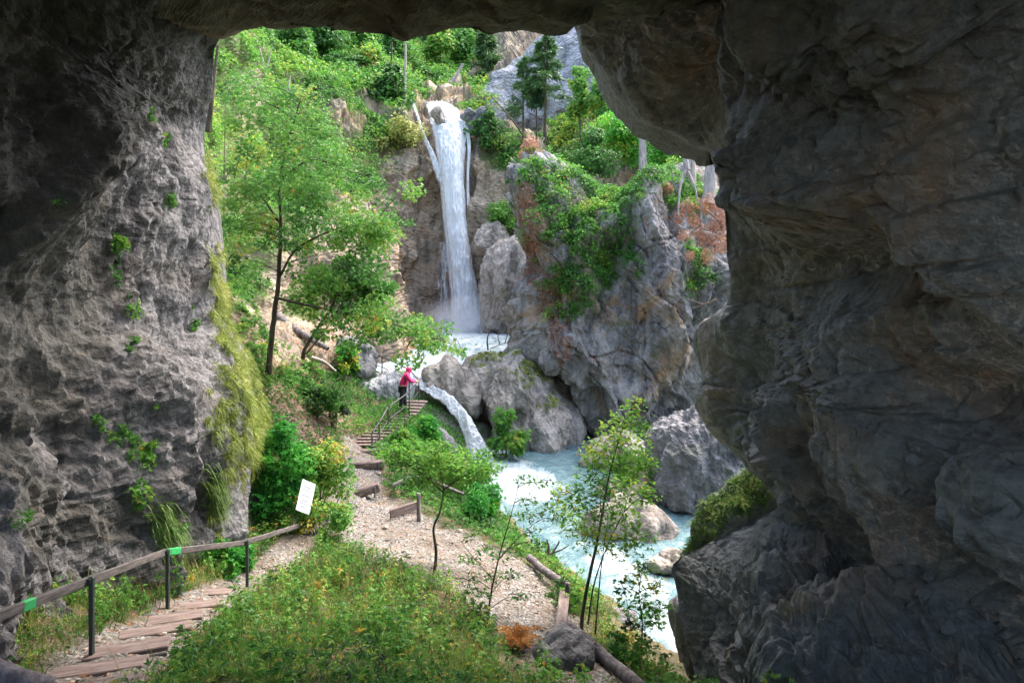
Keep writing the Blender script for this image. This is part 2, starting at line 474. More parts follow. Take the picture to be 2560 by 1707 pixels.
rock_shade_zone = smooth(0.3, 0.6, rock_shade_zone + 0.3 * fbm(P / 1.6, 4))
sl = np.exp(-(((lu - 170) / 120) ** 2 + ((lv - 720) / 300) ** 2) ** 2)
d = (1 - 0.45 * sl) * rock_disp(P, (2.2, 0.36), (0.75, 0.42), (0.24, 0.5), 0.05, 0.12, [((0.5, 0.5, 0.35), 0.9, 0.09)], 12.0, (4.5, 0.7), 0.6)
d += ray_bumps(P, [(on_wall(170, 800, 10.5), (0.8, 2.2, 1.6), -0.8), (on_wall(120, 400, 10.5), (0.8, 1.2, 1.7), 0.9), (on_wall(420, 300, 14), (0.9, 1.6, 1.2), 0.6),
                   (on_wall(190, 1010, 9.5), (0.8, 1.8, 0.35), 0.55), (on_wall(170, 1100, 9.2), (0.8, 1.6, 0.25), -0.5), (on_wall(160, 1330, 8.6), (0.8, 2.6, 0.4), -0.7),
                   (on_wall(600, 1000, 15.3), (0.8, 1.0, 1.4), 0.35), (on_wall(330, 640, 12.5), (0.7, 0.8, 1.6), -0.4)])
fade = np.concatenate([np.linspace(1, 0.5, NO), np.interp(np.arange(NS), [0, 40, 100], [0.14, 0.5, 1.0])])
P = P + nrm * (d * fade[None, :])[..., None]
link('cave_left_wall', new_mesh('cave_wall_left', P, grid_faces(*P.shape[:2]), False, attrs={'cover_or_shade': ('POINT', rock_shade_zone * 0.85)}), M['cave_left'], kind='structure')
LEFT_WALL, LEFT_N = P, nrm
# ------------------------------------------------------------------ the gorge: hillside, ground, boulders, water
HS = [(430, 900, 24.5), (430, 600, 26), (430, 300, 30), (430, 60, 36), (600, 980, 23.5), (600, 800, 26), (540, 600, 28), (520, 300, 33), (520, 120, 38), (680, 910, 25.5), (760, 900, 28), (820, 1000, 27), (800, 1060, 25.2),
      (870, 870, 32), (930, 870, 36), (700, 780, 31), (800, 650, 38), (900, 700, 44), (960, 780, 50), (700, 450, 42), (850, 450, 49), (960, 400, 54), (1000, 500, 56), (1060, 650, 56.5),
      (1060, 780, 56.5), (1000, 840, 52), (700, 250, 50), (850, 250, 57), (1000, 260, 61), (1010, 330, 58), (1020, 150, 76), (700, 100, 64), (850, 90, 72), (1150, 150, 98), (1060, 200, 84), (1080, 268, 64), (1090, 320, 60), (1110, 400, 58.6),
      (1150, 600, 58), (1170, 800, 57.6), (1170, 860, 57), (1110, 262, 64.5), (1180, 300, 62), (1250, 300, 64), (1230, 400, 58), (1250, 520, 56), (1230, 680, 55), (1240, 775, 55.5), (1270, 850, 50), (1190, 900, 48), (1300, 160, 78), (1300, 40, 90), (1430, 100, 80), (1480, 60, 84), (1500, 200, 72),
      (1350, 290, 66), (1300, 420, 56), (1450, 330, 56), (1600, 300, 54), (1700, 380, 50), (1800, 460, 48), (1900, 300, 54), (1850, 100, 72), (1700, 200, 62), (1600, 120, 76), (1850, 650, 44), (1850, 900, 42), (1600, 700, 46), (1500, 900, 45), (1900, 1100, 40),
      (560, 1090, 27), (640, 1090, 29), (720, 1085, 30), (800, 1090, 31), (880, 1090, 33), (960, 1080, 38), (1100, 0, 105), (700, 0, 72), (430, -40, 42), (1300, -40, 98), (1900, -40, 90), (900, 940, 32), (1000, 960, 40), (1100, 960, 45), (1300, 960, 46), (1600, 1080, 43), (1400, 1080, 45)]
HS = np.array(HS, float)
hs_rbf = RBF(HS[:, :2] / 100.0, np.log(HS[:, 2]))
NUh, NVh = 500, 350
U, V = np.meshgrid(np.linspace(400, 1960, NUh), np.linspace(-40, 1090, NVh), indexing='ij')
Yh = np.exp(hs_rbf(np.stack([U, V], -1) / 100.0))
P = atn(U, V, Yh)
nrm = grid_normals(P); nrm *= np.sign(-nrm[..., 1].mean())
# where plants and soil cover the rock: (u, v, ru, rv, amount)
VEG = [(640, 330, 190, 200, 1), (560, 150, 120, 100, .9), (800, 200, 200, 130, 1), (1000, 180, 110, 90, 1), (1130, 150, 130, 110, 1), (880, 420, 100, 110, .9), (720, 480, 120, 100, .9), (960, 330, 70, 40, .8),
       (620, 560, 90, 120, .9), (560, 700, 60, 80, .8), (700, 620, 60, 60, .6), (620, 700, 80, 100, .9), (760, 760, 60, 50, .7), (900, 640, 40, 60, .7), (1260, 400, 60, 70, .8), (1270, 560, 50, 50, .8), (1210, 260, 60, 50, .9), (1480, 340, 130, 100, 1), (1620, 330, 170, 90, 1), (1450, 190, 90, 60, .6), (1700, 420, 100, 60, .8), (1350, 260, 60, 60, .6),
       (700, 950, 120, 60, .6), (880, 900, 50, 60, .5), (1800, 250, 200, 150, 1), (760, 60, 400, 60, 1), (1100, 60, 150, 60, 1), (900, 560, 40, 50, .6), (1540, 260, 60, 60, .8)]
BARE = [(1030, 560, 60, 180, 1), (990, 470, 40, 100, .7), (1250, 720, 60, 110, 1), (820, 650, 60, 60, .9), (1300, 160, 70, 60, .8), (1420, 130, 80, 60, .8), (1230, 230, 60, 40, .5), (620, 280, 40, 80, .7), (720, 330, 30, 60, .5), (790, 860, 120, 50, .8), (880, 880, 50, 40, 1), (1390, 280, 40, 30, .7)]
def blob_map(U, V, blobs):
    m = np.zeros(np.shape(U))
    for u, v, ru, rv, a in blobs:
        m = np.maximum(m, a * np.exp(-(((U - u) / ru) ** 2 + ((V - v) / rv) ** 2) ** 1.5))
    return m
vegm = np.clip(blob_map(U, V, VEG) - 0.9 * blob_map(U, V, BARE), 0, 1)
vegm = smooth(0.25, 0.7, vegm + 0.35 * fbm(P / 3.0, 4))
d = rock_disp(P, (7.0, 0.3), (2.4, 0.42), (0.9, 0.42), 0.12, 0.35, [((0.3, 0.2, 1.0), 2.4, 0.35)], 20.0, (14.0, 1.0))
sc = np.clip(Yh / 50.0, 0.5, 1.3)
P = P + nrm * (d * sc * (1 - 0.4 * vegm))[..., None]
link('hillside', new_mesh('hillside', P, grid_faces(NUh, NVh), False, attrs={'cover_or_shade': ('POINT', vegm)}), M['hill'], kind='structure')
HILL_P, HILL_N, HILL_V = P, grid_normals(P) * np.sign(-grid_normals(P)[..., 1].mean()), vegm
def hill_at(u, v):
    fu = np.clip((np.asarray(u, float) - 400) / 1560 * (NUh - 1), 0, NUh - 1.001); fv = np.clip((np.asarray(v, float) + 40) / 1130 * (NVh - 1), 0, NVh - 1.001)
    i, j = fu.astype(int), fv.astype(int); a, b = (fu - i)[..., None], (fv - j)[..., None]
    f = lambda A: (A[i, j] * (1 - a) + A[i + 1, j] * a) * (1 - b) + (A[i, j + 1] * (1 - a) + A[i + 1, j + 1] * a) * b
    return f(HILL_P), f(HILL_N)

# ground --------------------------------------------------------
CHUTE = [(1050, 990, 33.4), (1105, 1040, 31.9), (1155, 1092, 31.0), (1195, 1150, 30.4)]
GC = CHUTE + [(1400, 1780, 8.8), (1540, 1800, 8.8), (1680, 1800, 9.2), (1330, 1800, 7.6), (1500, 1830, 7.2), (1110, 975, 35.6), (1160, 1010, 34.4), (1200, 1060, 33.2), (1020, 985, 33.8), (-100, 1760, 7.0), (150, 1720, 7.0), (220, 1645, 8), (330, 1570, 9.5), (412, 1503, 11), (520, 1470, 12.5), (612, 1447, 14), (700, 1380, 15.5), (760, 1325, 17), (0, 1570, 8.3), (300, 1490, 11), (560, 1420, 14.5),
      (500, 1707, 6.6), (800, 1707, 7.0), (700, 1590, 9.3), (1000, 1630, 8.8), (1200, 1707, 8.6), (1000, 1505, 12.0), (700, 1495, 12.5), (850, 1480, 13.0), (850, 1330, 17), (1000, 1350, 17), (1000, 1420, 14.2), (1250, 1420, 14.6), (1130, 1340, 17.5), (1290, 1625, 11.5), (1250, 1560, 12.2),
      (1150, 1500, 12.3), (1400, 1600, 11.7), (1500, 1690, 10.6), (1600, 1740, 10.6), (1560, 1620, 13), (1650, 1620, 14.2), (1460, 1500, 14.6), (1380, 1440, 15.3), (1300, 1390, 16.6), (1230, 1330, 18.5), (1200, 1260, 21.5), (1150, 1180, 25), (1000, 1060, 27), (1060, 1085, 27), (1110, 1135, 27.5), (1150, 1130, 31.5),
      (1040, 1040, 30.5), (905, 1117, 25), (910, 1168, 22.5), (910, 1235, 20.5), (960, 1120, 24.5), (980, 1180, 22.5), (1040, 1260, 20), (780, 1160, 21), (700, 1100, 21.5), (680, 1200, 19), (820, 1060, 25.5), (750, 960, 26), (660, 930, 25.3), (1015, 1028, 28), (960, 985, 31), (900, 930, 31.5), (920, 1040, 28.5), (860, 1000, 29)]
gp = np.array([tuple(at(*c)) for c in GC])
extra = np.array([(-2, 0, 8.3), (2, 0, 8.0), (-5, 2, 8.0), (0, 4, 7.5), (4, 4, 6.5), (-6, -4, 8.5), (5, -4, 8), (0, -8, 8.5), (3.5, 8, 5.2), (5.0, 12, 2.4), (4.0, 16, 2.2), (3.0, 19, 2.2), (2.0, 22, 2.0), (0.5, 26, 2.0), (-0.6, 29, 2.2), (-1.5, 31, 2.6), (5, 22, 2.0), (5, 30, 2), (8, 14, 2.4), (8, 5, 4), (-9, 8, 7), (-9, 15, 6), (-11, 20, 9), (8, 34, 2), (2, 34, 2.0), (-3.0, 38, 5.8), (-9, 38, 8)])
gp = np.vstack([gp, extra])
g_rbf = RBF(gp[:, :2], gp[:, 2], 0.02)
GX0, GX1, GY0, GY1 = -9.5, 8.0, -8.0, 36.0
ny = 620
yy = GY0 + (GY1 - GY0) * np.linspace(0, 1, ny)
xx = np.linspace(GX0, GX1, 270)
X, Yg = np.meshgrid(xx, yy, indexing='ij')
Zg = g_rbf(np.stack([X, Yg], -1))
pp = np.stack([X, Yg, Zg], -1)
Zg = Zg + 0.12 * fbm(pp * 0.9, 4) + 0.035 * fbm(pp * 4.0 + 3, 3)
def ground_z(x, y):
    fx = np.clip((np.asarray(x, float) - GX0) / (GX1 - GX0) * 269, 0, 268.99); fy = np.clip((np.asarray(y, float) - GY0) / (GY1 - GY0) * (ny - 1), 0, ny - 1.01)
    i, j = fx.astype(int), fy.astype(int); a, b = fx - i, fy - j
    return (Zg[i, j] * (1 - a) + Zg[i + 1, j] * a) * (1 - b) + (Zg[i, j + 1] * (1 - a) + Zg[i + 1, j + 1] * a) * b
def on_ground(u, v, y):
    """Where the ground lies below picture position (u, v), searched along the line of sight near y."""
    best = y
    for yq in np.linspace(max(2, y - 4), y + 4, 161):
        p = at(u, v, yq)
        if p.z <= float(ground_z(p.x, p.y)):
            best = yq; break
    p = at(u, v, best)
    return Vector((p.x, p.y, float(ground_z(p.x, p.y))))
# gravel path as an attribute: strength along the trodden line
def seg_dist(px, py, pts):
    dmin = np.full(np.shape(px), 99.0)
    for (x0, y0, w0), (x1, y1, w1) in zip(pts[:-1], pts[1:]):
        dx, dy = x1 - x0, y1 - y0
        t = np.clip(((px - x0) * dx + (py - y0) * dy) / (dx * dx + dy * dy + 1e-9), 0, 1)
        dmin = np.minimum(dmin, np.hypot(px - x0 - t * dx, py - y0 - t * dy) / (w0 + (w1 - w0) * t))
    return dmin
def trail(l): return [(at(u, v, y).x, at(u, v, y).y, w) for u, v, y, w in l]
PATHS = [trail([(905, 1117, 25, .7), (910, 1168, 22.5, .75), (890, 1235, 20.5, .9), (960, 1310, 18, 1.6), (1080, 1370, 16.2, 1.7), (1200, 1440, 14.6, 1.7), (1310, 1530, 12.8, 1.1), (1400, 1620, 11.5, .75), (1530, 1720, 10.4, .8)]),
         trail([(780, 1330, 17, .5), (620, 1460, 13.6, .5), (480, 1540, 10.6, .65), (330, 1640, 8.5, .75), (200, 1740, 7, .85)])]
gravel = np.zeros_like(X)
for pth in PATHS:
    dd = seg_dist(X, Yg, pth) + 0.35 * fbm(pp * 1.2, 4)
    gravel = np.maximum(gravel, 1 - smooth(0.75, 1.15, dd))
litter = 1 - smooth(0.7, 1.3, np.hypot((X + 7.2) / 2.6, (Yg - 24) / 3.5) + 0.3 * fbm(pp, 3))
ch = [tuple(at(*c))[:2] + (2.4,) for c in CHUTE]
rocky = 1 - smooth(0.8, 1.15, seg_dist(X, Yg, ch) + 0.3 * fbm(pp * 0.8, 3))
k = NT('ground_soil')
gcol = k.ramp(k.noise(1.6, 8, 0.7), [(0.3, (0.045, 0.05, 0.018)), (0.5, (0.1, 0.085, 0.045)), (0.7, (0.2, 0.16, 0.1))])
gv = k.ramp(k.voronoi(24, out='Color'), [(0.1, (0.07, 0.065, 0.058)), (0.5, (0.165, 0.155, 0.142)), (0.9, (0.31, 0.297, 0.28))])
gv = k.mix(k.ramp(k.noise(1.1, 6, 0.7), [(0.44, 0.0), (0.66, 0.8)]), gv, (0.15, 0.11, 0.075))
gv = k.mix(k.ramp(k.noise(24, 5, 0.7), [(0.35, 0.7), (0.52, 0.0)]), gv, (0.1, 0.075, 0.055))
lit = k.ramp(k.voronoi(13, out='Color'), [(0.1, (0.075, 0.045, 0.028)), (0.5, (0.165, 0.11, 0.075)), (0.9, (0.3, 0.23, 0.175))])
c = k.mix(k.attr('litter'), gcol, lit)
c = k.mix(k.attr('gravel'), c, gv)
rk = k.ramp(k.noise(1.3, 8, 0.7), [(0.3, (0.12, 0.1, 0.08)), (0.5, (0.24, 0.21, 0.18)), (0.7, (0.36, 0.34, 0.31))])
c = k.mix(k.attr('rocky'), c, rk)
nb = k.bump(k.voronoi(24), 0.6, 0.03); nb = k.bump(k.noise(18, 6, 0.7), 0.6, 0.03, nb)
M['ground'] = k.done(k.principled(c, 0.95, nb, 0.2))
P = np.stack([X, Yg, Zg], -1)
link('ground', new_mesh('ground', P, grid_faces(*P.shape[:2]), attrs={'gravel': ('POINT', gravel), 'litter': ('POINT', litter), 'rocky': ('POINT', rocky)}), M['ground'], kind='structure')

# boulders ---------------------------------------------------------
def inflate(outline, y, thick, n=150, boxy=0.5, tilt=0.0, lean=0.0, back=0.7, **_):
    """A closed rock: an outline at its own distance, swollen to the front and back (two square grids mapped to discs)."""
    ol = np.array([tuple(at(u, v, y)) for u, v in outline])
    ol = resample(ol, 720, closed=True)
    c = ol.mean(0)
    a = np.linspace(-1, 1, n)
    A, B = np.meshgrid(a, a, indexing='ij')
    big = np.maximum(np.abs(A), np.abs(B)) + 1e-9
    r = big
    phi = np.arctan2(B, A)
    # angle of each outline sample round the centre, made monotone by arc position
    idx = (phi + PI) / (2 * PI) * 720
    i0 = np.floor(idx).astype(int) % 720; f = (idx - np.floor(idx))[..., None]
    rim = ol[i0] * (1 - f) + ol[(i0 + 1) % 720] * f
    rad = rim - c
    out = []
    rd = rad / (np.linalg.norm(rad, axis=-1, keepdims=True) + 1e-9)
    for side in (-1, 1):
        rr = np.sin(r * PI / 2) ** 1.0
        prof = np.sqrt(np.clip(1 - rr ** (2 / max(boxy, 0.2)), 0, 1))
        P = c + rad * rr[..., None]
        P[..., 1] += side * thick * (1 if side < 0 else back) * prof + tilt * (P[..., 2] - c[2]) + lean * (P[..., 0] - c[0])
        N = rd * (rr ** 3)[..., None] + np.array([0, side, 0]) * (1 - rr ** 3)[..., None]
        N /= np.linalg.norm(N, axis=-1, keepdims=True)
        out.append((P, N))
    return out, c
def boulder(name, outline, y, thick, mat, disp, label, cat='boulder', seed=0, kind=None, group=None, cover_or_shade=None, **kw):
    halves, c = inflate(outline, y, thick, **kw)
    V, F, off, front, A = [], [], 0, None, []
    for P, N in halves:
        P = P + N * rock_disp(P, seed=seed, **disp)[..., None]
        if front is None: front = (P, N)
        V.append(P.reshape(-1, 3)); A.append((np.zeros(P.shape[:2]) if cover_or_shade is None else cover_or_shade(P)).ravel()); F.append(grid_faces(P.shape[0], P.shape[1]) + off); off += P.shape[0] * P.shape[1]
    V = np.vstack(V)
    base = np.array([c[0], c[1], V[:, 2].min()])
    o = link(name, new_mesh(name, V - base, np.vstack(F), False, attrs={'cover_or_shade': ('POINT', np.concatenate(A))}), mat, label=label, cat=cat, kind=kind, group=group)
    o.location = base
    P, N = front
    G = grid_normals(P); G *= np.sign((G * N).sum(-1).mean())
    return o, P, G
BIG = dict(big=(2.8, 0.42), mid=(1.0, 0.5), small=(0.34, 0.45), rough=0.04, crack=0.34, broad=(4.5, 0.7))
MED = dict(big=(1.3, 0.36), mid=(0.5, 0.42), small=(0.2, 0.4), rough=0.03, crack=0.07, broad=(2.2, 0.2))
SMA = dict(big=(0.5, 0.3), mid=(0.2, 0.35), small=(0.1, 0.3), rough=0.012, crack=0.02, broad=(0.9, 0.08))
def rusty(P):
    u, v = HORIZON * 0 + 1280 + P[..., 0] / P[..., 1] * FPX, HORIZON - (P[..., 2] - CAMZ) / P[..., 1] * FPX
    m = blob_map(u, v, [(1330, 520, 40, 90, 1), (1335, 640, 38, 90, 1), (1365, 740, 34, 70, 1), (1390, 820, 26, 60, 1), (1400, 880, 22, 30, .8)])
    return smooth(0.35, 0.75, m + 1.1 * fbm(P / 0.6, 4) - 0.2) * 0.7
_, CRAG_P, CRAG_N = boulder('rock_crag', [(1290, 470), (1310, 425), (1370, 405), (1450, 430), (1540, 470), (1620, 440), (1700, 460), (1780, 520), (1850, 600), (1860, 720), (1800, 800), (1720, 850), (1735, 930), (1690, 985), (1600, 985), (1570, 1060),
        (1500, 1045), (1440, 1000), (1390, 940), (1340, 900), (1305, 850), (1296, 760), (1300, 660), (1282, 560)], 37, 4.5, M['crag'],
        dict(BIG, strata=[((0.75, 0.2, 0.6), 1.1, 0.3)]), 'huge overhanging grey crag with green ledges right of the waterfall', 'crag', 31.0, n=330, boxy=0.42, tilt=0.12, cover_or_shade=rusty)
_, LEDGE_P, LEDGE_N = boulder('boulder', [(1168, 955), (1186, 918), (1225, 896), (1300, 905), (1350, 945), (1425, 1000), (1455, 1055), (1445, 1105), (1385, 1140), (1310, 1160), (1262, 1150), (1240, 1090), (1210, 1020)], 34.0, 2.2, M['tan'],
        dict(MED, big=(1.8, 0.34), strata=[((0.8, 0.3, 0.25), 0.6, 0.12)]), 'large tan and grey boulder between the small cascade and lower pool', 'boulder', 41.0, n=200, boxy=0.45, tilt=0.35)
boulder('boulder', [(1655, 1120), (1690, 1060), (1750, 1035), (1830, 1090), (1880, 1160), (1850, 1240), (1780, 1275), (1700, 1270), (1660, 1210)], 24, 1.6, M['grey'], dict(MED, rough=0.07), 'speckled grey boulder beside the right cave wall above the grass ledge', 'boulder', 43.0, n=130)
boulder('boulder', [(1500, 1330), (1540, 1290), (1600, 1290), (1640, 1330), (1640, 1380), (1610, 1412), (1540, 1410), (1505, 1380)], 21.0, 0.9, M['tan'], MED, 'rounded pinkish boulder standing in the lower stream behind the twin sapling', 'boulder', 44.0, n=100)
boulder('boulder', [(1690, 1530), (1715, 1515), (1750, 1560), (1775, 1640), (1760, 1690), (1710, 1660), (1690, 1600)], 12.6, 0.5, M['grey'], SMA, 'small pale grey rock at the foot of the right cave wall', 'boulder', 45.0, n=80)
boulder('boulder', [(1338, 1640), (1352, 1614), (1420, 1606), (1462, 1616), (1470, 1648), (1460, 1690), (1420, 1705), (1372, 1692), (1345, 1665)], 10.9, 0.38, M['grey'], SMA, 'flat topped grey rock beside the path below the withered fern', 'boulder', 46.0, n=100, boxy=0.35)
boulder('boulder', [(1214, 660), (1232, 625), (1270, 605), (1306, 620), (1335, 700), (1325, 790), (1270, 838), (1224, 838), (1210, 745)], 51.2, 2.0, M['tan'], dict(MED, big=(1.6, 0.25), strata=[((1, .2, .05), 0.9, 0.10)]), 'big rounded tan rock at the right foot of the waterfall', 'boulder', 47.0, n=120)
boulder('boulder', [(1198, 582), (1210, 562), (1240, 560), (1265, 590), (1262, 640), (1215, 650), (1190, 620)], 53, 1.4, M['tan'], MED, 'smaller tan rock wedged beside the waterfall, above the rounded one', 'boulder', 48.0, n=80)
boulder('boulder', [(850, 870), (880, 845), (930, 855), (945, 890), (930, 925), (890, 925), (860, 905)], 32, 1.0, M['grey'], MED, 'grey boulder left of the upper pool by the end of the railing', 'boulder', 49.0, n=80)
boulder('boulder', [(898, 960), (925, 930), (985, 930), (1010, 965), (1000, 1020), (960, 1060), (915, 1040), (895, 1000)], 31.5, 1.0, M['white_rock'] if 'white_rock' in M else rock_mat('wet_pale_rock', (0.2, 0.2, 0.2), (0.36, 0.355, 0.35), (0.52, 0.515, 0.51), (0.28, 0.25, 0.2), 0.4, 0.4, 1.4, streak=(0.3, 0.3, 0.31)), MED, 'pale wet rock behind the hiker on the railed stairs', 'boulder', 50.0, n=80)
boulder('boulder', [(1078, 950), (1092, 928), (1128, 912), (1165, 925), (1185, 980), (1200, 1040), (1165, 1030), (1110, 985)], 33.3, 0.9, M['tan'], MED, 'dark wet rock on the left of the tan boulder at the cascade lip', 'boulder', 51.0, n=80)
boulder('boulder', [(1078, 1100), (1098, 1072), (1122, 1092), (1136, 1140), (1112, 1162), (1082, 1142)], 28.6, 0.5, M['grey'], MED, 'small dark rock left of the cascade foot', 'boulder', 52.0, n=70)
boulder('rock_bank', [(1472, 1152), (1515, 1105), (1640, 1110), (1780, 1130), (1800, 1230), (1620, 1240), (1505, 1195)], 29, 1.2, M['tan'], dict(MED, rough=0.07), 'brown rocky bank at the far right corner of the lower pool', 'bank', 53.0, n=110)
boulder('rock_bank', [(1505, 1240), (1560, 1185), (1680, 1180), (1800, 1220), (1800, 1330), (1650, 1338), (1555, 1318)], 24.6, 1.2, M['tan'], dict(MED, rough=0.07), 'brown bank with shrubs between the pool and the grey boulder', 'bank', 56.0, n=110)
boulder('rock_wall', [(1430, 900), (1600, 850), (1800, 850), (2000, 900), (2000, 1150), (1800, 1200), (1500, 1180), (1430, 1050)], 41, 2.0, M['grey'], BIG, 'shaded rock wall in the hollow under the overhanging crag', 'rock wall', 54.0, n=110)

boulder('rock_cliff', [(1185, 290), (1225, 205), (1300, 125), (1370, 75), (1440, 60), (1490, 120), (1480, 220), (1430, 300), (1370, 345), (1280, 345), (1215, 335)], 67, 3.0, M['pale_cliff'], dict(BIG, big=(4.5, 0.36), mid=(1.8, 0.3), small=(0.7, 0.2), rough=0.1), 'pale grey cliff behind the slender pines, right of the waterfall top', 'cliff', 61.0, n=150, boxy=0.45, tilt=0.3)
boulder('boulder', [(1146, 296), (1160, 276), (1185, 270), (1222, 284), (1240, 310), (1215, 335), (1172, 330)], 57.5, 0.8, M['grey'], dict(BIG, big=(2.0, 0.4)), 'dark grey rock at the right lip of the waterfall', 'boulder', 62.0, n=60)
boulder('boulder', [(1084, 300), (1090, 286), (1102, 280), (1112, 292), (1106, 308), (1094, 314)], 57.2, 0.3, M['tan'], dict(BIG, big=(1.6, 0.5), mid=(0.6, 0.6)), 'brown rock splitting the water at the lip of the waterfall', 'boulder', 63.0, n=50)
_, SLOPE_P, SLOPE_N = boulder('rock_ledge', [(1690, 1402), (1702, 1368), (1760, 1300), (1830, 1235), (1892, 1185), (1985, 1190), (2020, 1300), (1920, 1420), (1790, 1430)], 14.3, 0.22, M['grey'], MED, 'grassy rock ledge leaning against the right cave wall above the stream', 'ledge', 64.0, n=130, tilt=0.3, boxy=0.8)

# water --------------------------------------------------------------
k = NT('stream_water')
flow = k.noise(1.0, 7, 0.65, vec=k.mapped((0.9, 0.45, 0.9)), dist=1.5)
foam = k.ramp(k.math('ADD', flow, k.math('MULTIPLY', k.math('SUBTRACT', k.attr('foam'), 0.5), 0.9)), [(0.42, 0.0), (0.56, 0.55), (0.7, 1.0)])
fine = k.noise(9, 6, 0.7, vec=k.mapped((1.0, 0.4, 1.0)), dist=2.0)
foam = k.math('MULTIPLY', foam, k.ramp(fine, [(0.32, 0.45), (0.62, 1.0)]))
wc = k.mix(foam, k.ramp(flow, [(0.3, (0.06, 0.13, 0.145)), (0.6, (0.14, 0.225, 0.24))]), (0.40, 0.44, 0.46))
nb = k.bump(k.noise(3.0, 6, 0.65, vec=k.mapped((1.0, 0.5, 1.0)), dist=1.0), 0.7, 0.15)
rgh = k.ramp(foam, [(0.0, 0.08), (0.6, 0.7)])
M['water'] = k.done(k.principled(wc, rgh, nb, 0.5))
k = NT('white_water')
st = k.noise(1.0, 8, 0.7, vec=k.mapped((5.0, 5.0, 0.35)), dist=0.6)
wc = k.ramp(st, [(0.28, (0.74, 0.79, 0.82)), (0.45, (0.88, 0.9, 0.91)), (0.7, (0.94, 0.95, 0.96))])
al = k.math('ADD', k.attr('dens'), k.math('MULTIPLY', k.math('SUBTRACT', k.noise(1.0, 7, 0.75, vec=k.mapped((3.2, 3.2, 0.25)), dist=0.4), 0.5), 1.7))
al = k.ramp(al, [(0.3, 0.0), (0.62, 1.0)])
nb = k.bump(st, 0.25, 0.15)
sh = k.principled(wc, 0.7, nb, 0.25, Subsurface_Weight=0.0)
tr = k.n.new('ShaderNodeBsdfTranslucent'); k.L(wc, tr.inputs[0])
ms = k.n.new('ShaderNodeMixShader'); ms.inputs[0].default_value = 0.5; k.L(sh, ms.inputs[1]); k.L(tr.outputs[0], ms.inputs[2])
tp = k.n.new('ShaderNodeBsdfTransparent'); m2 = k.n.new('ShaderNodeMixShader'); k.L(al, m2.inputs[0]); k.L(tp.outputs[0], m2.inputs[1]); k.L(ms.outputs[0], m2.inputs[2])
M['fall'] = k.done(m2.outputs[0])

def fall_sheet(line, nu, nv, bulge=0.5, seed=0.0, amp=0.25, dens_edge=0.5, vstretch=0.12, end_fade=0.0):
    """line: rows (u_left, u_right, v, y) down the fall."""
    L = resample(np.array(line, float), nv)
    t = np.linspace(0, 1, nu)
    uu = L[None, :, 0] + (L[None, :, 1] - L[None, :, 0]) * t[:, None]
    vv = np.broadcast_to(L[None, :, 2], uu.shape); yy = np.broadcast_to(L[None, :, 3], uu.shape)
    P = atn(uu, vv, yy)
    prof = np.sin(np.pi * t) ** 0.6
    n = grid_normals(P); n *= np.sign(-n[..., 1].mean())
    lip = smooth(0, 0.22, np.linspace(0, 1, nv))[None, :]
    d = bulge * prof[:, None] * lip + amp * fbm(P * np.array([2.2, 2.2, vstretch]) + seed, 5, 0.6, ridged=True) * (0.3 + prof[:, None])
    P = P + n * d[..., None]
    dens = np.broadcast_to((0.12 + 1.25 * prof ** 0.9)[:, None], uu.shape) * (smooth(0, 0.04, np.linspace(0, 1, nv)) * 0.6 + 0.4 - end_fade * smooth(0.7, 1.0, np.linspace(0, 1, nv)))[None, :]
    return P, dens
P1, D1 = fall_sheet([(1058, 1122, 260, 61.5), (1068, 1150, 280, 59.4), (1074, 1162, 308, 58.0), (1084, 1168, 350, 56.8), (1096, 1162, 420, 55.9), (1104, 1166, 520, 55.3), (1114, 1176, 620, 54.8), (1124, 1196, 720, 54.2), (1126, 1216, 800, 53.6), (1120, 1232, 850, 53.2)], 90, 420, 0.5, 1.0, 0.15)
fall = thing('waterfall', tuple(at(1165, 850, 56.3)), 'tall white waterfall plunging down the cliff into the upper pool', 'waterfall')
def part(name, P, nu, nv, mat, root, attrs=None, label=None):
    o = link(name, new_mesh(name, P - np.array(root.location), grid_faces(nu, nv), attrs=attrs), mat, parent=root, label=label)
    return o
part('main_curtain', P1, 90, 420, M['fall'], fall, {'dens': ('POINT', D1)})
P2, D2 = fall_sheet([(1084, 1130, 280, 59.0), (1092, 1154, 330, 56.6), (1102, 1156, 420, 55.2), (1114, 1166, 560, 54.4), (1130, 1190, 720, 53.4), (1132, 1220, 850, 52.6)], 60, 300, 0.6, 9.0, 0.18)
part('front_curtain', P2, 60, 300, M['fall'], fall, {'dens': ('POINT', D2 * 0.72)})
P3, D3 = fall_sheet([(1028, 1038, 262, 60.0), (1042, 1051, 300, 58.2), (1056, 1070, 350, 56.8), (1076, 1096, 400, 55.7), (1096, 1118, 480, 55.0)], 24, 160, 0.05, 5.0, 0.15, end_fade=0.6)
part('side_strand', P3, 20, 160, M['fall'], fall, {'dens': ('POINT', D3 * 0.6)})
P4, D4 = fall_sheet([(1140, 1158, 300, 58.5), (1158, 1172, 325, 57.2), (1168, 1178, 370, 56.4), (1166, 1174, 450, 55.8), (1168, 1176, 560, 55.2)], 20, 160, 0.15, 6.0, 0.15, end_fade=0.9)
part('side_strand', P4, 20, 160, M['fall'], fall, {'dens': ('POINT', D4 * 0.7)})
P6, D6 = fall_sheet([(1098, 1128, 600, 55.6), (1088, 1130, 720, 55.0), (1084, 1136, 850, 54.6)], 40, 160, 0.15, 8.0, 0.2)
F0, FD = inflate([(1075, 858), (1100, 826), (1150, 812), (1200, 806), (1250, 818), (1290, 812), (1310, 850), (1250, 872), (1160, 872)], 53.5, 1.6, n=90)
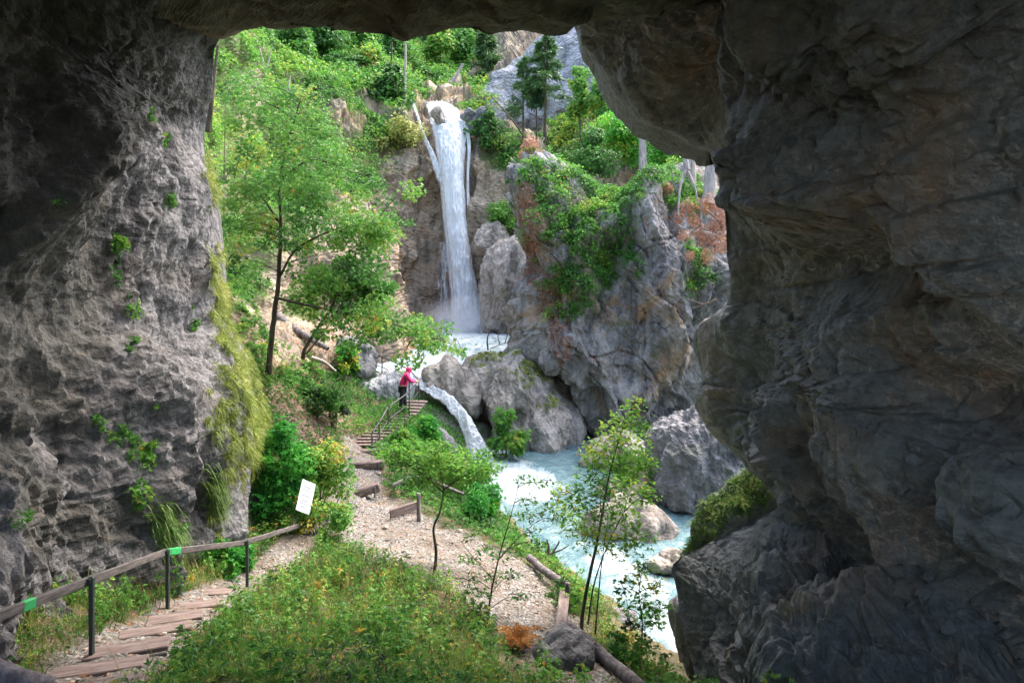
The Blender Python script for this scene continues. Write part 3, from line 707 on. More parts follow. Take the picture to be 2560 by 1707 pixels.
for FP, FN in F0[:1]:
    FP = FP + FN * (0.35 * fbm(FP * 1.1, 5, 0.6, ridged=True))[..., None]
    part('foam_mound', FP, 90, 90, M['fall'], fall, {'dens': ('POINT', np.clip(1.25 - 1.1 * (np.maximum(*np.abs(np.meshgrid(np.linspace(-1, 1, 90), np.linspace(-1, 1, 90), indexing='ij'))) ** 2), 0, 1))})
part('spray_veil', P6, 40, 160, M['fall'], fall, {'dens': ('POINT', D6 * 0.34)})
side = thing('side_fall', tuple(at(952, 740, 52)), 'thin white trickle falling down the cliff left of the waterfall', 'waterfall')
P7, D7 = fall_sheet([(948, 958, 700, 50.5), (949, 960, 740, 50), (950, 962, 800, 49.4), (948, 964, 850, 49)], 14, 120, 0.1, 3.0, 0.08)
part('strand', P7, 14, 120, M['fall'], side, {'dens': ('POINT', D7 * 0.8)})

def water_sheet(name, xs, ys, zfun, foamfun, mat, amp, nx, nyy, label=None, seed=0.0, right=None):
    X, Yw = np.meshgrid(np.linspace(*xs, nx), np.linspace(*ys, nyy), indexing='ij')
    if right is not None:
        X = xs[0] + (X - xs[0]) * (right(Yw) - xs[0]) / (xs[1] - xs[0])
    Z = zfun(X, Yw)
    p = np.stack([X, Yw, Z], -1)
    fm = foamfun(X, Yw)
    Z = Z + amp * (0.35 + fm) * fbm(np.stack([X * 1.4, Yw * 0.9, Z * 0 + seed], -1), 5, 0.55, ridged=True)
    p[..., 2] = Z
    return link(name, new_mesh(name, p, grid_faces(nx, nyy), attrs={'foam': ('POINT', fm)}), mat, kind='structure')
def z_upper(X, Y): return np.interp(Y, [30, 33.5, 36, 45, 58], [6.1, 6.4, 6.75, 7.45, 7.9])
def f_upper(X, Y):
    dd = np.hypot(X + 3.6, (Y - 56) * 0.8)
    return np.clip(0.55 + 0.6 * np.exp(-(dd / 6.0) ** 2) + 0.25 * smooth(41, 35, Y) , 0, 1)
water_sheet('upper_pool_water', (-16, 3), (33.9, 60), z_upper, f_upper, M['water'], 0.14, 220, 280, right=lambda y: np.interp(y, [33.9, 36, 40, 46, 60], [-3.7, -2.4, -0.6, 1.5, 3.0]))
def f_lower(X, Y):
    a = np.exp(-(np.hypot(X + 1.8, (Y - 30.0) * 0.8) / 2.2) ** 2) * 0.8
    b = np.exp(-((X - 0.5) / 1.6) ** 2 - ((Y - 25.5) / 2.8) ** 2) * 0.75
    c = np.exp(-((X - 3.0 - (18 - Y) * 0.25) / 1.0) ** 2) * smooth(21, 18, Y) * 0.5
    return np.clip(0.10 + a + b + c, 0, 1)
water_sheet('lower_pool_water', (-6, 12), (9.5, 36), lambda X, Y: 3.0 + 0.02 * (Y - 20) * (Y > 20) - 0.05 * (18 - Y) * (Y < 18), f_lower, M['water'], 0.07, 220, 320, seed=5.0)
casc = thing('cascade', tuple(at(1190, 1140, 31)), 'small white cascade sliding from the upper pool into the lower one', 'waterfall')
P8, D8 = fall_sheet([(985, 1095, 930, 34.6), (1020, 1100, 958, 33.2), (1062, 1118, 985, 32.2), (1105, 1150, 1012, 31.4), (1138, 1180, 1048, 30.8), (1156, 1200, 1085, 30.4), (1166, 1222, 1120, 30.0), (1170, 1245, 1158, 29.6)], 60, 260, 0.08, 2.0, 0.14)
part('main_chute', P8, 60, 260, M['fall'], casc, {'dens': ('POINT', np.clip(D8 * 0.9 - 0.05, 0, 1))})
weir = thing('small_fall', tuple(at(1670, 1390, 20)), 'low smooth water step right of the pinkish boulder', 'waterfall')
Pw, Dw = fall_sheet([(1625, 1700, 1335, 21.5), (1628, 1702, 1350, 21.0), (1630, 1702, 1375, 20.8), (1630, 1700, 1395, 20.6)], 30, 60, 0.15, 6.0, 0.08)
part('water_lip', Pw, 30, 60, M['fall'], weir, {'dens': ('POINT', Dw * 0.8)})

# spray hanging over the foot of the waterfall
k = NT('spray_mist')
pv = k.n.new('ShaderNodeVolumePrincipled'); pv.inputs['Color'].default_value = (0.95, 0.97, 1.0, 1)
g = k.n.new('ShaderNodeTexGradient'); g.gradient_type = 'SPHERICAL'; k.L(k.co, g.inputs[0])
k.L(k.math('MULTIPLY', k.math('MULTIPLY', g.outputs['Fac'], 1.3), k.ramp(k.noise(2.5, 4, 0.6), [(0.35, 0.15), (0.65, 1.0)])), pv.inputs['Density'])
pv.inputs['Anisotropy'].default_value = 0.2
k.t.links.new(pv.outputs[0], k.out.inputs['Volume'])
bm = bmesh.new(); bmesh.ops.create_icosphere(bm, subdivisions=3, radius=1.0)
me = bpy.data.meshes.new('mist'); bm.to_mesh(me); bm.free()
mist = link('spray_mist', me, k.m, kind='stuff')
mist.location = at(1180, 815, 51.5); mist.scale = (4.4, 2.4, 2.6)
boulder('boulder', [(1628, 1404), (1655, 1386), (1698, 1392), (1716, 1418), (1680, 1434), (1640, 1428)], 18.0, 0.5, M['tan'], SMA, 'flat tan stone below the low water step by the right cave wall', 'boulder', 73.0, n=60)
boulder('boulder', [(1500, 1560), (1520, 1530), (1560, 1528), (1585, 1556), (1570, 1590), (1525, 1592)], 15.2, 0.5, M['grey'], SMA, 'grey stone on the near stream bank behind the yellowing sapling', 'boulder', 74.0, n=60)
# ------------------------------------------------------------------ plants
def leaf_mat(name, stops, transl=0.45, rough=0.5):
    k = NT(name)
    t = k.attr('tint')
    col = k.ramp(t, stops)
    b = k.principled(col, rough, None, 0.28)
    tr = k.n.new('ShaderNodeBsdfTranslucent'); k.L(col, tr.inputs[0])
    ms = k.n.new('ShaderNodeMixShader'); ms.inputs[0].default_value = transl; k.L(b, ms.inputs[1]); k.L(tr.outputs[0], ms.inputs[2])
    return k.done(ms.outputs[0])
GREEN = [(0.0, (0.022, 0.055, 0.022)), (0.25, (0.042, 0.115, 0.026)), (0.5, (0.075, 0.225, 0.034)), (0.7, (0.13, 0.32, 0.045)), (0.86, (0.22, 0.38, 0.055)), (0.96, (0.38, 0.40, 0.06)), (1.0, (0.45, 0.30, 0.05))]
M['leaf'] = leaf_mat('leaf_green', GREEN)
M['vivid'] = leaf_mat('leaf_vivid_green', [(0.0, (0.016, 0.12, 0.018)), (0.4, (0.045, 0.26, 0.035)), (0.7, (0.12, 0.40, 0.04)), (0.9, (0.30, 0.40, 0.04)), (1.0, (0.5, 0.38, 0.04))])
M['needle'] = leaf_mat('conifer_needles', [(0.0, (0.015, 0.045, 0.025)), (0.5, (0.05, 0.125, 0.06)), (1.0, (0.12, 0.22, 0.07))], 0.2)
M['brown_leaf'] = leaf_mat('dead_needles', [(0.0, (0.14, 0.055, 0.03)), (0.5, (0.38, 0.17, 0.09)), (1.0, (0.55, 0.31, 0.18))], 0.25)
M['grass'] = leaf_mat('grass_blades', [(0.0, (0.03, 0.07, 0.015)), (0.35, (0.07, 0.16, 0.025)), (0.65, (0.15, 0.25, 0.04)), (0.85, (0.30, 0.31, 0.08)), (1.0, (0.42, 0.33, 0.16))], 0.3)
M['moss'] = leaf_mat('hanging_moss', [(0.0, (0.06, 0.08, 0.015)), (0.4, (0.15, 0.21, 0.035)), (0.7, (0.27, 0.33, 0.06)), (1.0, (0.42, 0.40, 0.13))], 0.25)
def bark_mat(name, a, b, c):
    k = NT(name)
    n = k.noise(1.0, 7, 0.7, vec=k.mapped((9, 9, 2.0)))
    col = k.ramp(n, [(0.3, a), (0.5, b), (0.7, c)])
    return k.done(k.principled(col, 0.9, k.bump(n, 0.7, 0.03), 0.2))
M['bark'] = bark_mat('bark_dark', (0.03, 0.025, 0.018), (0.085, 0.07, 0.045), (0.17, 0.145, 0.1))
M['bark_pale'] = bark_mat('bark_pale', (0.16, 0.13, 0.11), (0.34, 0.29, 0.25), (0.52, 0.46, 0.42))
M['deadwood'] = bark_mat('weathered_wood', (0.05, 0.042, 0.042), (0.14, 0.12, 0.12), (0.28, 0.25, 0.24))

SHAPES = {  # quads in leaf space: x along the leaf, y across, z up
    'oval': [[(0, 0, 0), (0.45, 0.3, 0.06), (1, 0, -0.1), (0.45, -0.3, 0.06)]],
    'maple': [[(0, 0, 0), (0.5, 0.24, 0.04), (1, 0, -0.12), (0.5, -0.24, 0.04)], [(0.05, 0, 0), (0.25, 0.3, 0.02), (0.55, 0.62, -0.1), (0.45, 0.2, 0.04)], [(0.05, 0, 0), (0.45, -0.2, 0.04), (0.55, -0.62, -0.1), (0.25, -0.3, 0.02)]],
    'trio': [[(0, 0, 0), (0.5, 0.2, 0.05), (1, 0.05, -0.1), (0.5, -0.15, 0.05)], [(0, 0, 0), (0.2, 0.3, 0.05), (0.6, 0.6, -0.12), (0.45, 0.2, 0.04)], [(0, 0, 0), (0.45, -0.2, 0.04), (0.6, -0.6, -0.12), (0.2, -0.3, 0.05)]],
    'needles': [[(0, 0.03, 0), (0.6, 0.1, 0.05), (1, 0, -0.1), (0.6, -0.1, 0.05)], [(0.1, 0, 0), (0.3, 0.3, 0), (0.7, 0.5, -0.1), (0.4, 0.15, 0)], [(0.1, 0, 0), (0.4, -0.15, 0), (0.7, -0.5, -0.1), (0.3, -0.3, 0)]],
    'fern': [[(0, 0.0, 0), (0.3, 0.2, 0.16), (1, 0, -0.1), (0.3, -0.2, 0.16)]],
}
def unit(v): return v / (np.linalg.norm(v, axis=-1, keepdims=True) + 1e-9)
def leaves(C, N, size, tint, shape='oval', jitter=0.6, along=None):
    """One leaf at each centre; N: the way its face looks; along: the way it points (random if None)."""
    C = np.asarray(C, float); n = len(C)
    N = unit(np.broadcast_to(N, C.shape) + jitter * RNG.normal(size=C.shape))
    R = RNG.normal(size=C.shape) if along is None else np.broadcast_to(along, C.shape) + 0.35 * RNG.normal(size=C.shape)
    X = unit(R - (R * N).sum(-1, keepdims=True) * N)
    Yv = np.cross(N, X)
    S = (np.broadcast_to(size, (n,)) * RNG.uniform(0.65, 1.35, n))[:, None, None]
    q = np.array(SHAPES[shape])             # m,4,3
    m = len(q)
    q = q.reshape(-1, 3)
    V = C[:, None] + S * (q[None, :, 0:1] * X[:, None] + q[None, :, 1:2] * Yv[:, None] + q[None, :, 2:3] * N[:, None])
    F = np.arange(n * m * 4).reshape(-1, 4)
    T = np.repeat(np.clip(np.broadcast_to(tint, (n,)) + RNG.normal(0, 0.09, n), 0, 1), m)
    return V.reshape(-1, 3), F, T
def blades(C, length, width, tint, lean=0.5, droop=0.6, dirn=None, segs=2):
    """Grass: bent tapering strips; dirn is the way they start out (up by default)."""
    C = np.asarray(C, float); n = len(C)
    up = np.array([0, 0, 1.0])
    D = unit((up if dirn is None else dirn) + lean * RNG.normal(size=C.shape))
    L = (np.broadcast_to(length, (n,)) * RNG.uniform(0.5, 1.3, n))[:, None]
    side = unit(np.cross(D, RNG.normal(size=C.shape)))
    V = np.empty((n, 2 * (segs + 1), 3))
    for i in range(segs + 1):
        t = i / segs
        p = C + D * L * t - up * L * droop * t * t
        w = width * (1 - 0.85 * t)
        V[:, 2 * i] = p - side * w; V[:, 2 * i + 1] = p + side * w
    f = np.array([[2 * i, 2 * i + 1, 2 * i + 3, 2 * i + 2] for i in range(segs)])
    F = (np.arange(n)[:, None, None] * (2 * (segs + 1)) + f[None]).reshape(-1, 4)
    T = np.repeat(np.clip(np.broadcast_to(tint, (n,)) + RNG.normal(0, 0.1, n), 0, 1), segs)
    return V.reshape(-1, 3), F, T
def join(parts):
    V, F, T, off = [], [], [], 0
    for v, f, t in parts:
        V.append(v); F.append(f + off); T.append(t); off += len(v)
    return np.vstack(V), np.vstack(F), np.concatenate(T)
def leaf_object(name, parts, mat, parent=None, origin=None, **kw):
    V, F, T = join(parts)
    o = np.zeros(3) if origin is None else np.asarray(origin, float)
    return link(name, new_mesh(name, V - o, F, False, {'tint': ('FACE', T)}), mat, parent=parent, **kw)
def tube(pts, radii, sides=7, n=None):
    pts = np.array(pts, float)
    if n:
        r = np.array(radii, float); q = np.column_stack([pts, r]) ; q = resample(q, n); pts, radii = q[:, :3], np.abs(q[:, 3])
    m = len(pts)
    d = unit(np.gradient(pts, axis=0))
    ref = np.array([0.31, 0.95, 0.13])
    a = unit(np.cross(d, ref)); b = np.cross(d, a)
    th = np.linspace(0, 2 * PI, sides, endpoint=False)
    V = pts[:, None] + np.asarray(radii)[:, None, None] * (np.cos(th)[None, :, None] * a[:, None] + np.sin(th)[None, :, None] * b[:, None])
    i = np.arange(m - 1)[:, None]; j = np.arange(sides)[None]
    F = np.stack([i * sides + j, i * sides + (j + 1) % sides, (i + 1) * sides + (j + 1) % sides, (i + 1) * sides + j], -1).reshape(-1, 4)
    return V.reshape(-1, 3), F, np.zeros(len(F))
def tube_object(name, tubes, mat, parent=None, origin=None, **kw):
    V, F, _ = join(tubes)
    o = np.zeros(3) if origin is None else np.asarray(origin, float)
    return link(name, new_mesh(name, V - o, F, True), mat, parent=parent, **kw)

def project(P):
    return 1280 + P[..., 0] / P[..., 1] * FPX, HORIZON - (P[..., 2] - CAMZ) / P[..., 1] * FPX
def pick(P, N, blobs, n, noise=0.5, nscale=2.0, keep=None):
    """n points of a rock or slope inside the given areas, thinned by noise."""
    p = P.reshape(-1, 3); nn = N.reshape(-1, 3)
    u, v = project(p)
    w = blob_map(u, v, blobs)
    w = np.clip(w + noise * fbm(p / nscale + 3.3, 3) * (w > 0.05), 0, 1) ** 1.5
    # weight by the surface each vertex stands for
    dA = np.linalg.norm(np.cross(np.gradient(P, axis=0), np.gradient(P, axis=1)), axis=-1).ravel()
    w = w * dA
    if keep is not None: w = w * keep(p, nn)
    i = RNG.choice(len(p), n, p=w / w.sum())
    jit = RNG.normal(size=(n, 3)) * np.sqrt(dA[i])[:, None] * 0.6
    jit -= (jit * nn[i]).sum(-1, keepdims=True) * nn[i]
    return p[i] + jit, nn[i]
def clumps(C, N, R, per, size, tint, shape='oval', flat=0.7, up=0.5, tvar=0.12):
    """Leafy clumps: each a loose half dome of leaves standing off the surface."""
    n = len(C)
    R = np.broadcast_to(R, (n,)) * RNG.uniform(0.6, 1.4, n)
    D = unit(RNG.normal(size=(n, per, 3)) + 0.75 * N[:, None] + np.array([0, 0, up]))
    rad = R[:, None] * RNG.uniform(0.35, 1.0, (n, per)) ** 0.6
    L = C[:, None] + D * rad[..., None] * np.array([1, 1, flat])
    nm = unit(D + np.array([0, 0, 0.8]))
    T = np.clip(np.broadcast_to(tint, (n,)) + RNG.normal(0, tvar, n), 0, 0.84)[:, None] + 0 * rad
    return leaves(L.reshape(-1, 3), nm.reshape(-1, 3), size, T.ravel(), shape)

# --- the slopes: shrubs and saplings that read as one green cover
upw = lambda p, n: 0.35 + np.clip(n[:, 2], 0, 1)
C, N = pick(HILL_P, HILL_N, [(u, v, ru, rv, a) for u, v, ru, rv, a in VEG], 4600, 0.6, 4.0, keep=lambda p, n: (0.3 + np.clip(n[:, 2], 0, 1)) * (HILL_V.reshape(-1) ** 1.5 + 0.03))
u_, v_ = project(C)
tn = 0.56 + 0.32 * fbm(C / 5.0, 3) + 0.12 * np.exp(-((v_ - 330) / 160) ** 2) + 0.18 * np.exp(-((u_ - 1480) / 150) ** 2 - ((v_ - 340) / 90) ** 2)
far = np.clip(C[:, 1] / 50.0, 0.55, 1.8)
parts = []
for lo, hi, per, sz in ((0, 38, 46, 0.17), (38, 56, 38, 0.22), (56, 200, 34, 0.34)):
    m = (C[:, 1] >= lo) & (C[:, 1] < hi)
    if m.sum(): parts.append(clumps(C[m], N[m], 0.75 * far[m] + 0.1, per, sz, tn[m], 'oval', 0.75))
leaf_object('hillside_foliage', parts, M['leaf'], kind='stuff')
# dry grass and moss between them
C, N = pick(HILL_P, HILL_N, [(u, v, ru * 1.15, rv * 1.15, a) for u, v, ru, rv, a in VEG] + [(1000, 320, 60, 50, .8), (850, 560, 60, 60, .6), (720, 900, 140, 70, .8)], 22000, 0.5, 3.0, keep=lambda p, n: 0.15 + np.clip(n[:, 2], 0, 1))
leaf_object('hillside_grass', [blades(C, 0.5 * np.clip(C[:, 1] / 45, 0.6, 2), 0.03, 0.6 + 0.3 * fbm(C / 4, 3), 0.5, 0.8, dirn=np.array([0, 0, 0.7]) + 0.6 * N)], M['grass'], kind='stuff')

# --- greenery on the crag and the boulder below it
CV = [(1420, 520, 110, 90, 1), (1480, 600, 110, 110, 1), (1450, 700, 90, 70, 1), (1520, 470, 90, 60, 1), (1350, 470, 50, 50, .8), (1400, 450, 100, 40, .9), (1700, 480, 70, 50, .7), (1740, 680, 35, 60, .9), (1640, 450, 60, 30, .8), (1560, 520, 60, 60, .8)]
CX = [(1440, 490, 45, 50, 1), (1640, 600, 60, 120, 1), (1310, 720, 50, 200, 1)]
C, N = pick(CRAG_P, CRAG_N, CV + [(1360, 560, 60, 90, .9), (1330, 440, 40, 40, .9), (1560, 640, 50, 60, .7), (1420, 780, 50, 30, .5)], 900, 0.5, 1.5, keep=lambda p, n: (0.25 + np.clip(n[:, 2], 0, 1)) * np.clip(1 - blob_map(*project(p), CX), 0.02, 1))
tn = 0.58 + 0.3 * fbm(C / 2.5, 3)
leaf_object('crag_foliage', [clumps(C, N, 0.42, 44, 0.14, tn, 'oval', 0.8)], M['leaf'], kind='stuff')
C, N = pick(CRAG_P, CRAG_N, CV + [(1330, 500, 60, 80, .6)], 9000, 0.5, 1.5, keep=lambda p, n: 0.2 + np.clip(n[:, 2], 0, 1))
leaf_object('crag_grass', [blades(C, 0.4, 0.016, 0.5 + 0.3 * fbm(C / 2, 3), 0.5, 1.0, dirn=np.array([0, 0, 0.4]) + N)], M['grass'], kind='stuff')
C, N = pick(CRAG_P, CRAG_N, [(1330, 520, 40, 90, 1), (1335, 640, 38, 90, 1), (1365, 740, 34, 70, 1), (1395, 830, 26, 70, 1)], 2600, 0.8, 0.8)
leaf_object('crag_litter', [leaves(C + 0.03 * N, N, 0.13, RNG.uniform(0.1, 0.7, len(C)), 'oval', 0.5)], M['brown_leaf'], kind='stuff')
C, N = pick(LEDGE_P, LEDGE_N, [(1170, 890, 60, 25, 1), (1310, 935, 50, 30, 1), (1250, 880, 60, 20, .8), (1380, 1010, 40, 20, .5)], 160, 0.5, 1.0, keep=lambda p, n: 0.05 + np.clip(n[:, 2], 0, 1))
leaf_object('boulder_moss', [clumps(C, N, 0.16, 40, 0.07, 0.62 + 0.2 * fbm(C, 2), 'oval', 0.7)], M['moss'], kind='stuff')

# --- left cave wall: hanging moss and grass, small plants in the cracks
LV = [(560, 860, 30, 60, 1), (585, 930, 50, 55, 1), (620, 980, 40, 60, 1), (640, 1050, 30, 40, .9), (570, 1040, 45, 60, 1), (600, 1130, 40, 60, .8), (540, 1250, 22, 70, .9), (565, 1170, 20, 60, .7), (530, 660, 20, 50, .7), (545, 760, 22, 60, .8), (640, 1170, 14, 40, .5), (520, 450, 20, 60, .4)]
C, N = pick(LEFT_WALL, LEFT_N, LV, 1500, 0.7, 0.5)
mt = 0.60 + 0.34 * fbm(C / 0.7, 3)
leaf_object('wall_moss', [clumps(C[:1100], N[:1100], 0.11, 34, 0.042, mt[:1100], 'fern', 0.95, up=0.1)], M['moss'], kind='stuff')
k9 = 22
C, N, mt = C[700:], N[700:], mt[700:]
D9_ = unit(0.7 * N[:, None] + 0.9 * RNG.normal(size=(len(C), k9, 3)) + np.array([0, 0, 0.1]))
D9_ += np.clip(-(D9_ * N[:, None]).sum(-1), 0, 1)[..., None] * N[:, None] * 1.6
C9 = C[:, None] + D9_ * RNG.uniform(0, 0.12, (len(C), k9, 1))
leaf_object('hanging_moss', [blades(C9.reshape(-1, 3), 0.18, 0.008, np.repeat(mt + RNG.normal(0, 0.1, len(C)), k9), 0.3, 0.8, dirn=unit(D9_).reshape(-1, 3), segs=3)], M['moss'], kind='stuff')
SP = [(290, 610, 22, 28, 1), (290, 700, 12, 40, .8), (420, 500, 14, 14, 1), (370, 300, 10, 22, .7), (330, 770, 14, 30, .7), (410, 355, 16, 12, .6), (300, 1090, 40, 30, .9), (360, 1150, 40, 45, 1), (350, 1230, 22, 40, .8), (240, 1060, 30, 20, .7), (400, 1020, 14, 20, .6), (45, 1290, 12, 16, .6), (250, 410, 12, 12, .6), (140, 500, 10, 14, .6), (330, 860, 12, 30, .6), (480, 800, 10, 30, .5), (440, 1310, 30, 24, .6)]
C, N = pick(LEFT_WALL, LEFT_N, SP, 420, 0.3, 0.4)
leaf_object('wall_plants', [clumps(C, N, 0.10, 16, 0.075, 0.55 + 0.25 * fbm(C, 3), 'trio', 0.9)], M['leaf'], kind='stuff')
C, N = pick(LEFT_WALL, LEFT_N, [(400, 1310, 35, 50, 1), (530, 1230, 24, 60, .8)], 2200, 0.3, 0.4)
leaf_object('wall_grass', [blades(C, 0.32, 0.012, 0.5, 0.4, 1.4, dirn=N + np.array([0, 0, 0.4]), segs=3)], M['grass'], kind='stuff')
C, N = pick(SLOPE_P, SLOPE_N, [(1830, 1240, 120, 60, 1), (1760, 1310, 70, 60, 1), (1900, 1200, 80, 50, 1), (1730, 1360, 40, 40, .8)], 9000, 0.5, 0.6, keep=lambda p, n: 0.2 + np.clip(n[:, 2], 0, 1))
leaf_object('ledge_grass', [blades(C[:4200], 0.22, 0.008, 0.55 + 0.35 * fbm(C[:4200] / 0.35, 3), 0.6, 0.6, dirn=np.array([-0.2, -0.2, 0.9]), segs=3), clumps(C[4200:4360], np.broadcast_to(np.array([0, -.3, 1.0]), (160, 3)), 0.10, 14, 0.06, 0.6, 'trio', 0.8)], M['grass'], kind='stuff')

# --- ground cover
def ground_pick(n, x0, x1, y0, y1, wfun):
    xs = RNG.uniform(x0, x1, n * 3); ys = RNG.uniform(y0, y1, n * 3)
    w = wfun(xs, ys)
    i = np.flatnonzero(RNG.uniform(size=n * 3) < w)[:n]
    return np.stack([xs[i], ys[i], ground_z(xs[i], ys[i])], -1)
def off_path(xs, ys):
    d = np.minimum(seg_dist(xs, ys, PATHS[0]), seg_dist(xs, ys, PATHS[1]))
    return smooth(0.7, 1.15, d)
def cover(xs, ys):
    z = ground_z(xs, ys)
    u, v = project(np.stack([xs, ys, z], -1))
    dogview = 1 - 0.93 * np.exp(-((u - 1292) / 62) ** 4 - ((v - 1640) / 75) ** 4)
    nz = fbm(np.stack([xs * 0.8, ys * 0.8, xs * 0], -1), 3)
    w = dogview * off_path(xs, ys) * np.clip(0.85 + 0.9 * nz, 0.08, 1)
    w *= smooth(3.15, 3.7, z)
    w *= 1 - 0.85 * np.exp(-((u - 790) / 70) ** 2 - ((v - 1060) / 90) ** 2)
    return w
C = ground_pick(19000, -7.2, 3.6, 5.2, 16.5, lambda a, b: cover(a, b) * np.clip(0.75 + 1.5 * fbm(np.stack([a * 1.7, b * 1.7, 0 * a + 5], -1), 3), 0.06, 1))
nz = fbm(C * 0.7, 3)
hgt = RNG.uniform(0.01, 0.34, len(C)) * (0.35 + 0.9 * np.clip(nz + 0.45, 0, 1))
tn = np.clip(0.52 + 0.32 * fbm(C * 0.9 + 4, 3) + RNG.normal(0, 0.12, len(C)), 0, 0.9)
yl = RNG.uniform(size=len(C)) < 0.14
tn[yl] = RNG.uniform(0.8, 0.95, yl.sum())
leaf_object('ground_plants', [leaves(C + np.array([0, 0, 1.0]) * hgt[:, None], np.array([0, 0.1, 1.0]), 0.062 * (1 + 0.7 * np.clip(nz, -.5, 1)), tn, 'trio', 0.6)], M['leaf'], kind='stuff')
# taller leafy weeds standing out of the cover
W = ground_pick(380, -6.8, 3.4, 7.6, 15.5, lambda a, b: cover(a, b) * 0.9)
wv = []
for p in W:
    hh = RNG.uniform(0.2, 0.6); m = int(10 + 26 * hh); t = RNG.uniform(0.15, 1, m); a = RNG.uniform(0, 2 * PI, m)
    dv = np.stack([np.cos(a), np.sin(a), 0.25 + 0 * a], -1); ln = RNG.normal(0, 0.12, 2)
    c0 = p + np.stack([ln[0] * t * hh, ln[1] * t * hh, t * hh], -1)
    wv.append(leaves(c0 + dv * 0.05, dv * 0.5 + np.array([0, 0, 1.0]), 0.085, np.clip(0.62 + RNG.normal(0, .16), 0, .92), ('oval', 'trio')[int(RNG.integers(0, 2))], 0.35, along=dv))
    wv.append(blades(p[None].repeat(2, 0), hh, 0.006, 0.6, 0.1, 0.05, segs=3))
leaf_object('tall_weeds', wv, M['leaf'], kind='stuff')
C = ground_pick(34000, -7.2, 3.6, 5.2, 16.5, cover)
leaf_object('grass', [blades(C, 0.34 * (0.6 + 0.5 * np.clip(fbm(C * 0.6, 3) + 0.6, 0, 1.2)), 0.006, 0.42 + 0.35 * fbm(C * 0.5 + 9, 3), 0.35, 0.55, segs=3)], M['grass'], kind='stuff')
C = ground_pick(16000, -8.5, 1.2, 16.5, 33, cover)
leaf_object('bank_plants', [leaves(C + np.array([0, 0, 1.0]) * RNG.uniform(0.02, 0.4, len(C))[:, None], np.array([0, -0.3, 1.0]), 0.12, np.clip(0.5 + 0.3 * fbm(C * 0.6, 3), 0, 1), 'trio', 0.6)], M['leaf'], kind='stuff')
C = ground_pick(4500, -6.5, 3.2, 6.5, 15.5, lambda a, b: cover(a, b) * (0.35 + 0.65 * np.exp(-((b - 13.0) / 1.6) ** 2)))
leaf_object('dry_stalks', [blades(C, 0.55, 0.005, 0.9, 0.3, 0.25, segs=3)], M['grass'], kind='stuff')
C, N = pick(HILL_P, HILL_N, [(700, 960, 120, 60, .9), (880, 920, 60, 50, .7), (640, 900, 60, 80, .9), (820, 1000, 60, 50, .5), (580, 760, 60, 120, .8)], 420, 0.6, 1.5)
leaf_object('slope_plants', [clumps(C, N, 0.28, 26, 0.11, 0.55 + 0.25 * fbm(C, 2), 'trio', 0.8)], M['leaf'], kind='stuff')
C, N = pick(HILL_P, HILL_N, [(760, 980, 160, 90, 1), (800, 870, 100, 60, .5)], 5000, 0.4, 1.5)
leaf_object('slope_litter', [leaves(C + 0.02 * N, N, 0.09, RNG.uniform(0.2, 0.8, len(C)), 'oval', 0.3)], M['brown_leaf'], kind='stuff')
# fallen leaves on path and slope
C = ground_pick(9000, -8.5, 3.6, 6, 27, lambda a, b: 0.25 + 0.6 * np.exp(-np.hypot((a + 6.8) / 2.4, (b - 23.5) / 3.5) ** 2) - 0.1)
leaf_object('fallen_leaves', [leaves(C + np.array([0, 0, 0.02]), np.array([0, 0, 1.0]), 0.06, RNG.uniform(0.1, 0.75, len(C)), 'oval', 0.3)], M['brown_leaf'], kind='stuff')

# --- bushes one can tell apart
def bush(label, centre, radii, n, size, tint, shape='trio', mat='leaf', name='shrub', stems=6, cat='shrub', group=None, ground=None, lobes=20):
    c = np.array(centre); r = np.array(radii)
    root = thing(name, (c[0], c[1], c[2] - r[2] if ground is None else ground), label, cat, group)
    o = np.array(root.location)
    # lobes give the outline its bumps
    lc = unit(RNG.normal(size=(lobes, 3)) + np.array([0, 0, 0.3])) * r * RNG.uniform(0.3, 1.25, (lobes, 1)) + c
    lr = RNG.uniform(0.18, 0.5, lobes) * r.mean()
    k = RNG.integers(0, lobes, n)
    d = unit(RNG.normal(size=(n, 3)))
    L = lc[k] + d * (lr[k] * RNG.uniform(0.3, 1.0, n) ** 0.5 * np.where(RNG.uniform(size=n) < 0.22, RNG.uniform(1.0, 1.7, n), 1.0))[:, None]
    lt = RNG.normal(0, 0.13, lobes)
    leaf_object('foliage', [leaves(L, unit(d + np.array([0, -0.2, 0.9])), size, tint + lt[k], shape, 0.45)], M[mat], root, o)
    tb = []
    for s in range(stems):
        t = lc[s % lobes]
        b = o + np.array([RNG.uniform(-.25, .25) * r[0], RNG.uniform(-.25, .25) * r[1], -0.1])
        tb.append(tube([b, (b + t) / 2 + RNG.normal(0, 0.05, 3) * r, t], [0.022, 0.015, 0.006], 5, 8))
    tube_object('stems', tb, M['bark'], root, o)
    return root
bush('vivid green leafy bush behind the white sign, left of the path', at(700, 1190, 17.3), (0.85, 0.6, 1.2), 4600, 0.13, 0.42, 'trio', 'vivid')
bush('yellow green bush right of the white sign beside the gravel path', at(800, 1200, 17.8), (0.65, 0.6, 1.0), 3000, 0.11, 0.74, 'oval', 'leaf')
bush('low yellowish bush in front of the sign post', at(790, 1300, 16.6), (0.75, 0.5, 0.4), 1700, 0.10, 0.72, 'oval', 'leaf')
bush('rounded green bush below the railed stairs', at(1052, 1080, 26.8), (0.72, 0.6, 0.72), 3200, 0.14, 0.5, 'trio', 'vivid')
bush('pale leafy bush at the path edge below the rounded green one', at(1000, 1120, 24.2), (0.9, 0.6, 0.6), 2200, 0.12, 0.6, 'trio')
bush('bright green bush hanging over the stream bank beside the gravel', at(1200, 1270, 19.6), (0.55, 0.5, 0.65), 2600, 0.11, 0.45, 'trio', 'vivid')
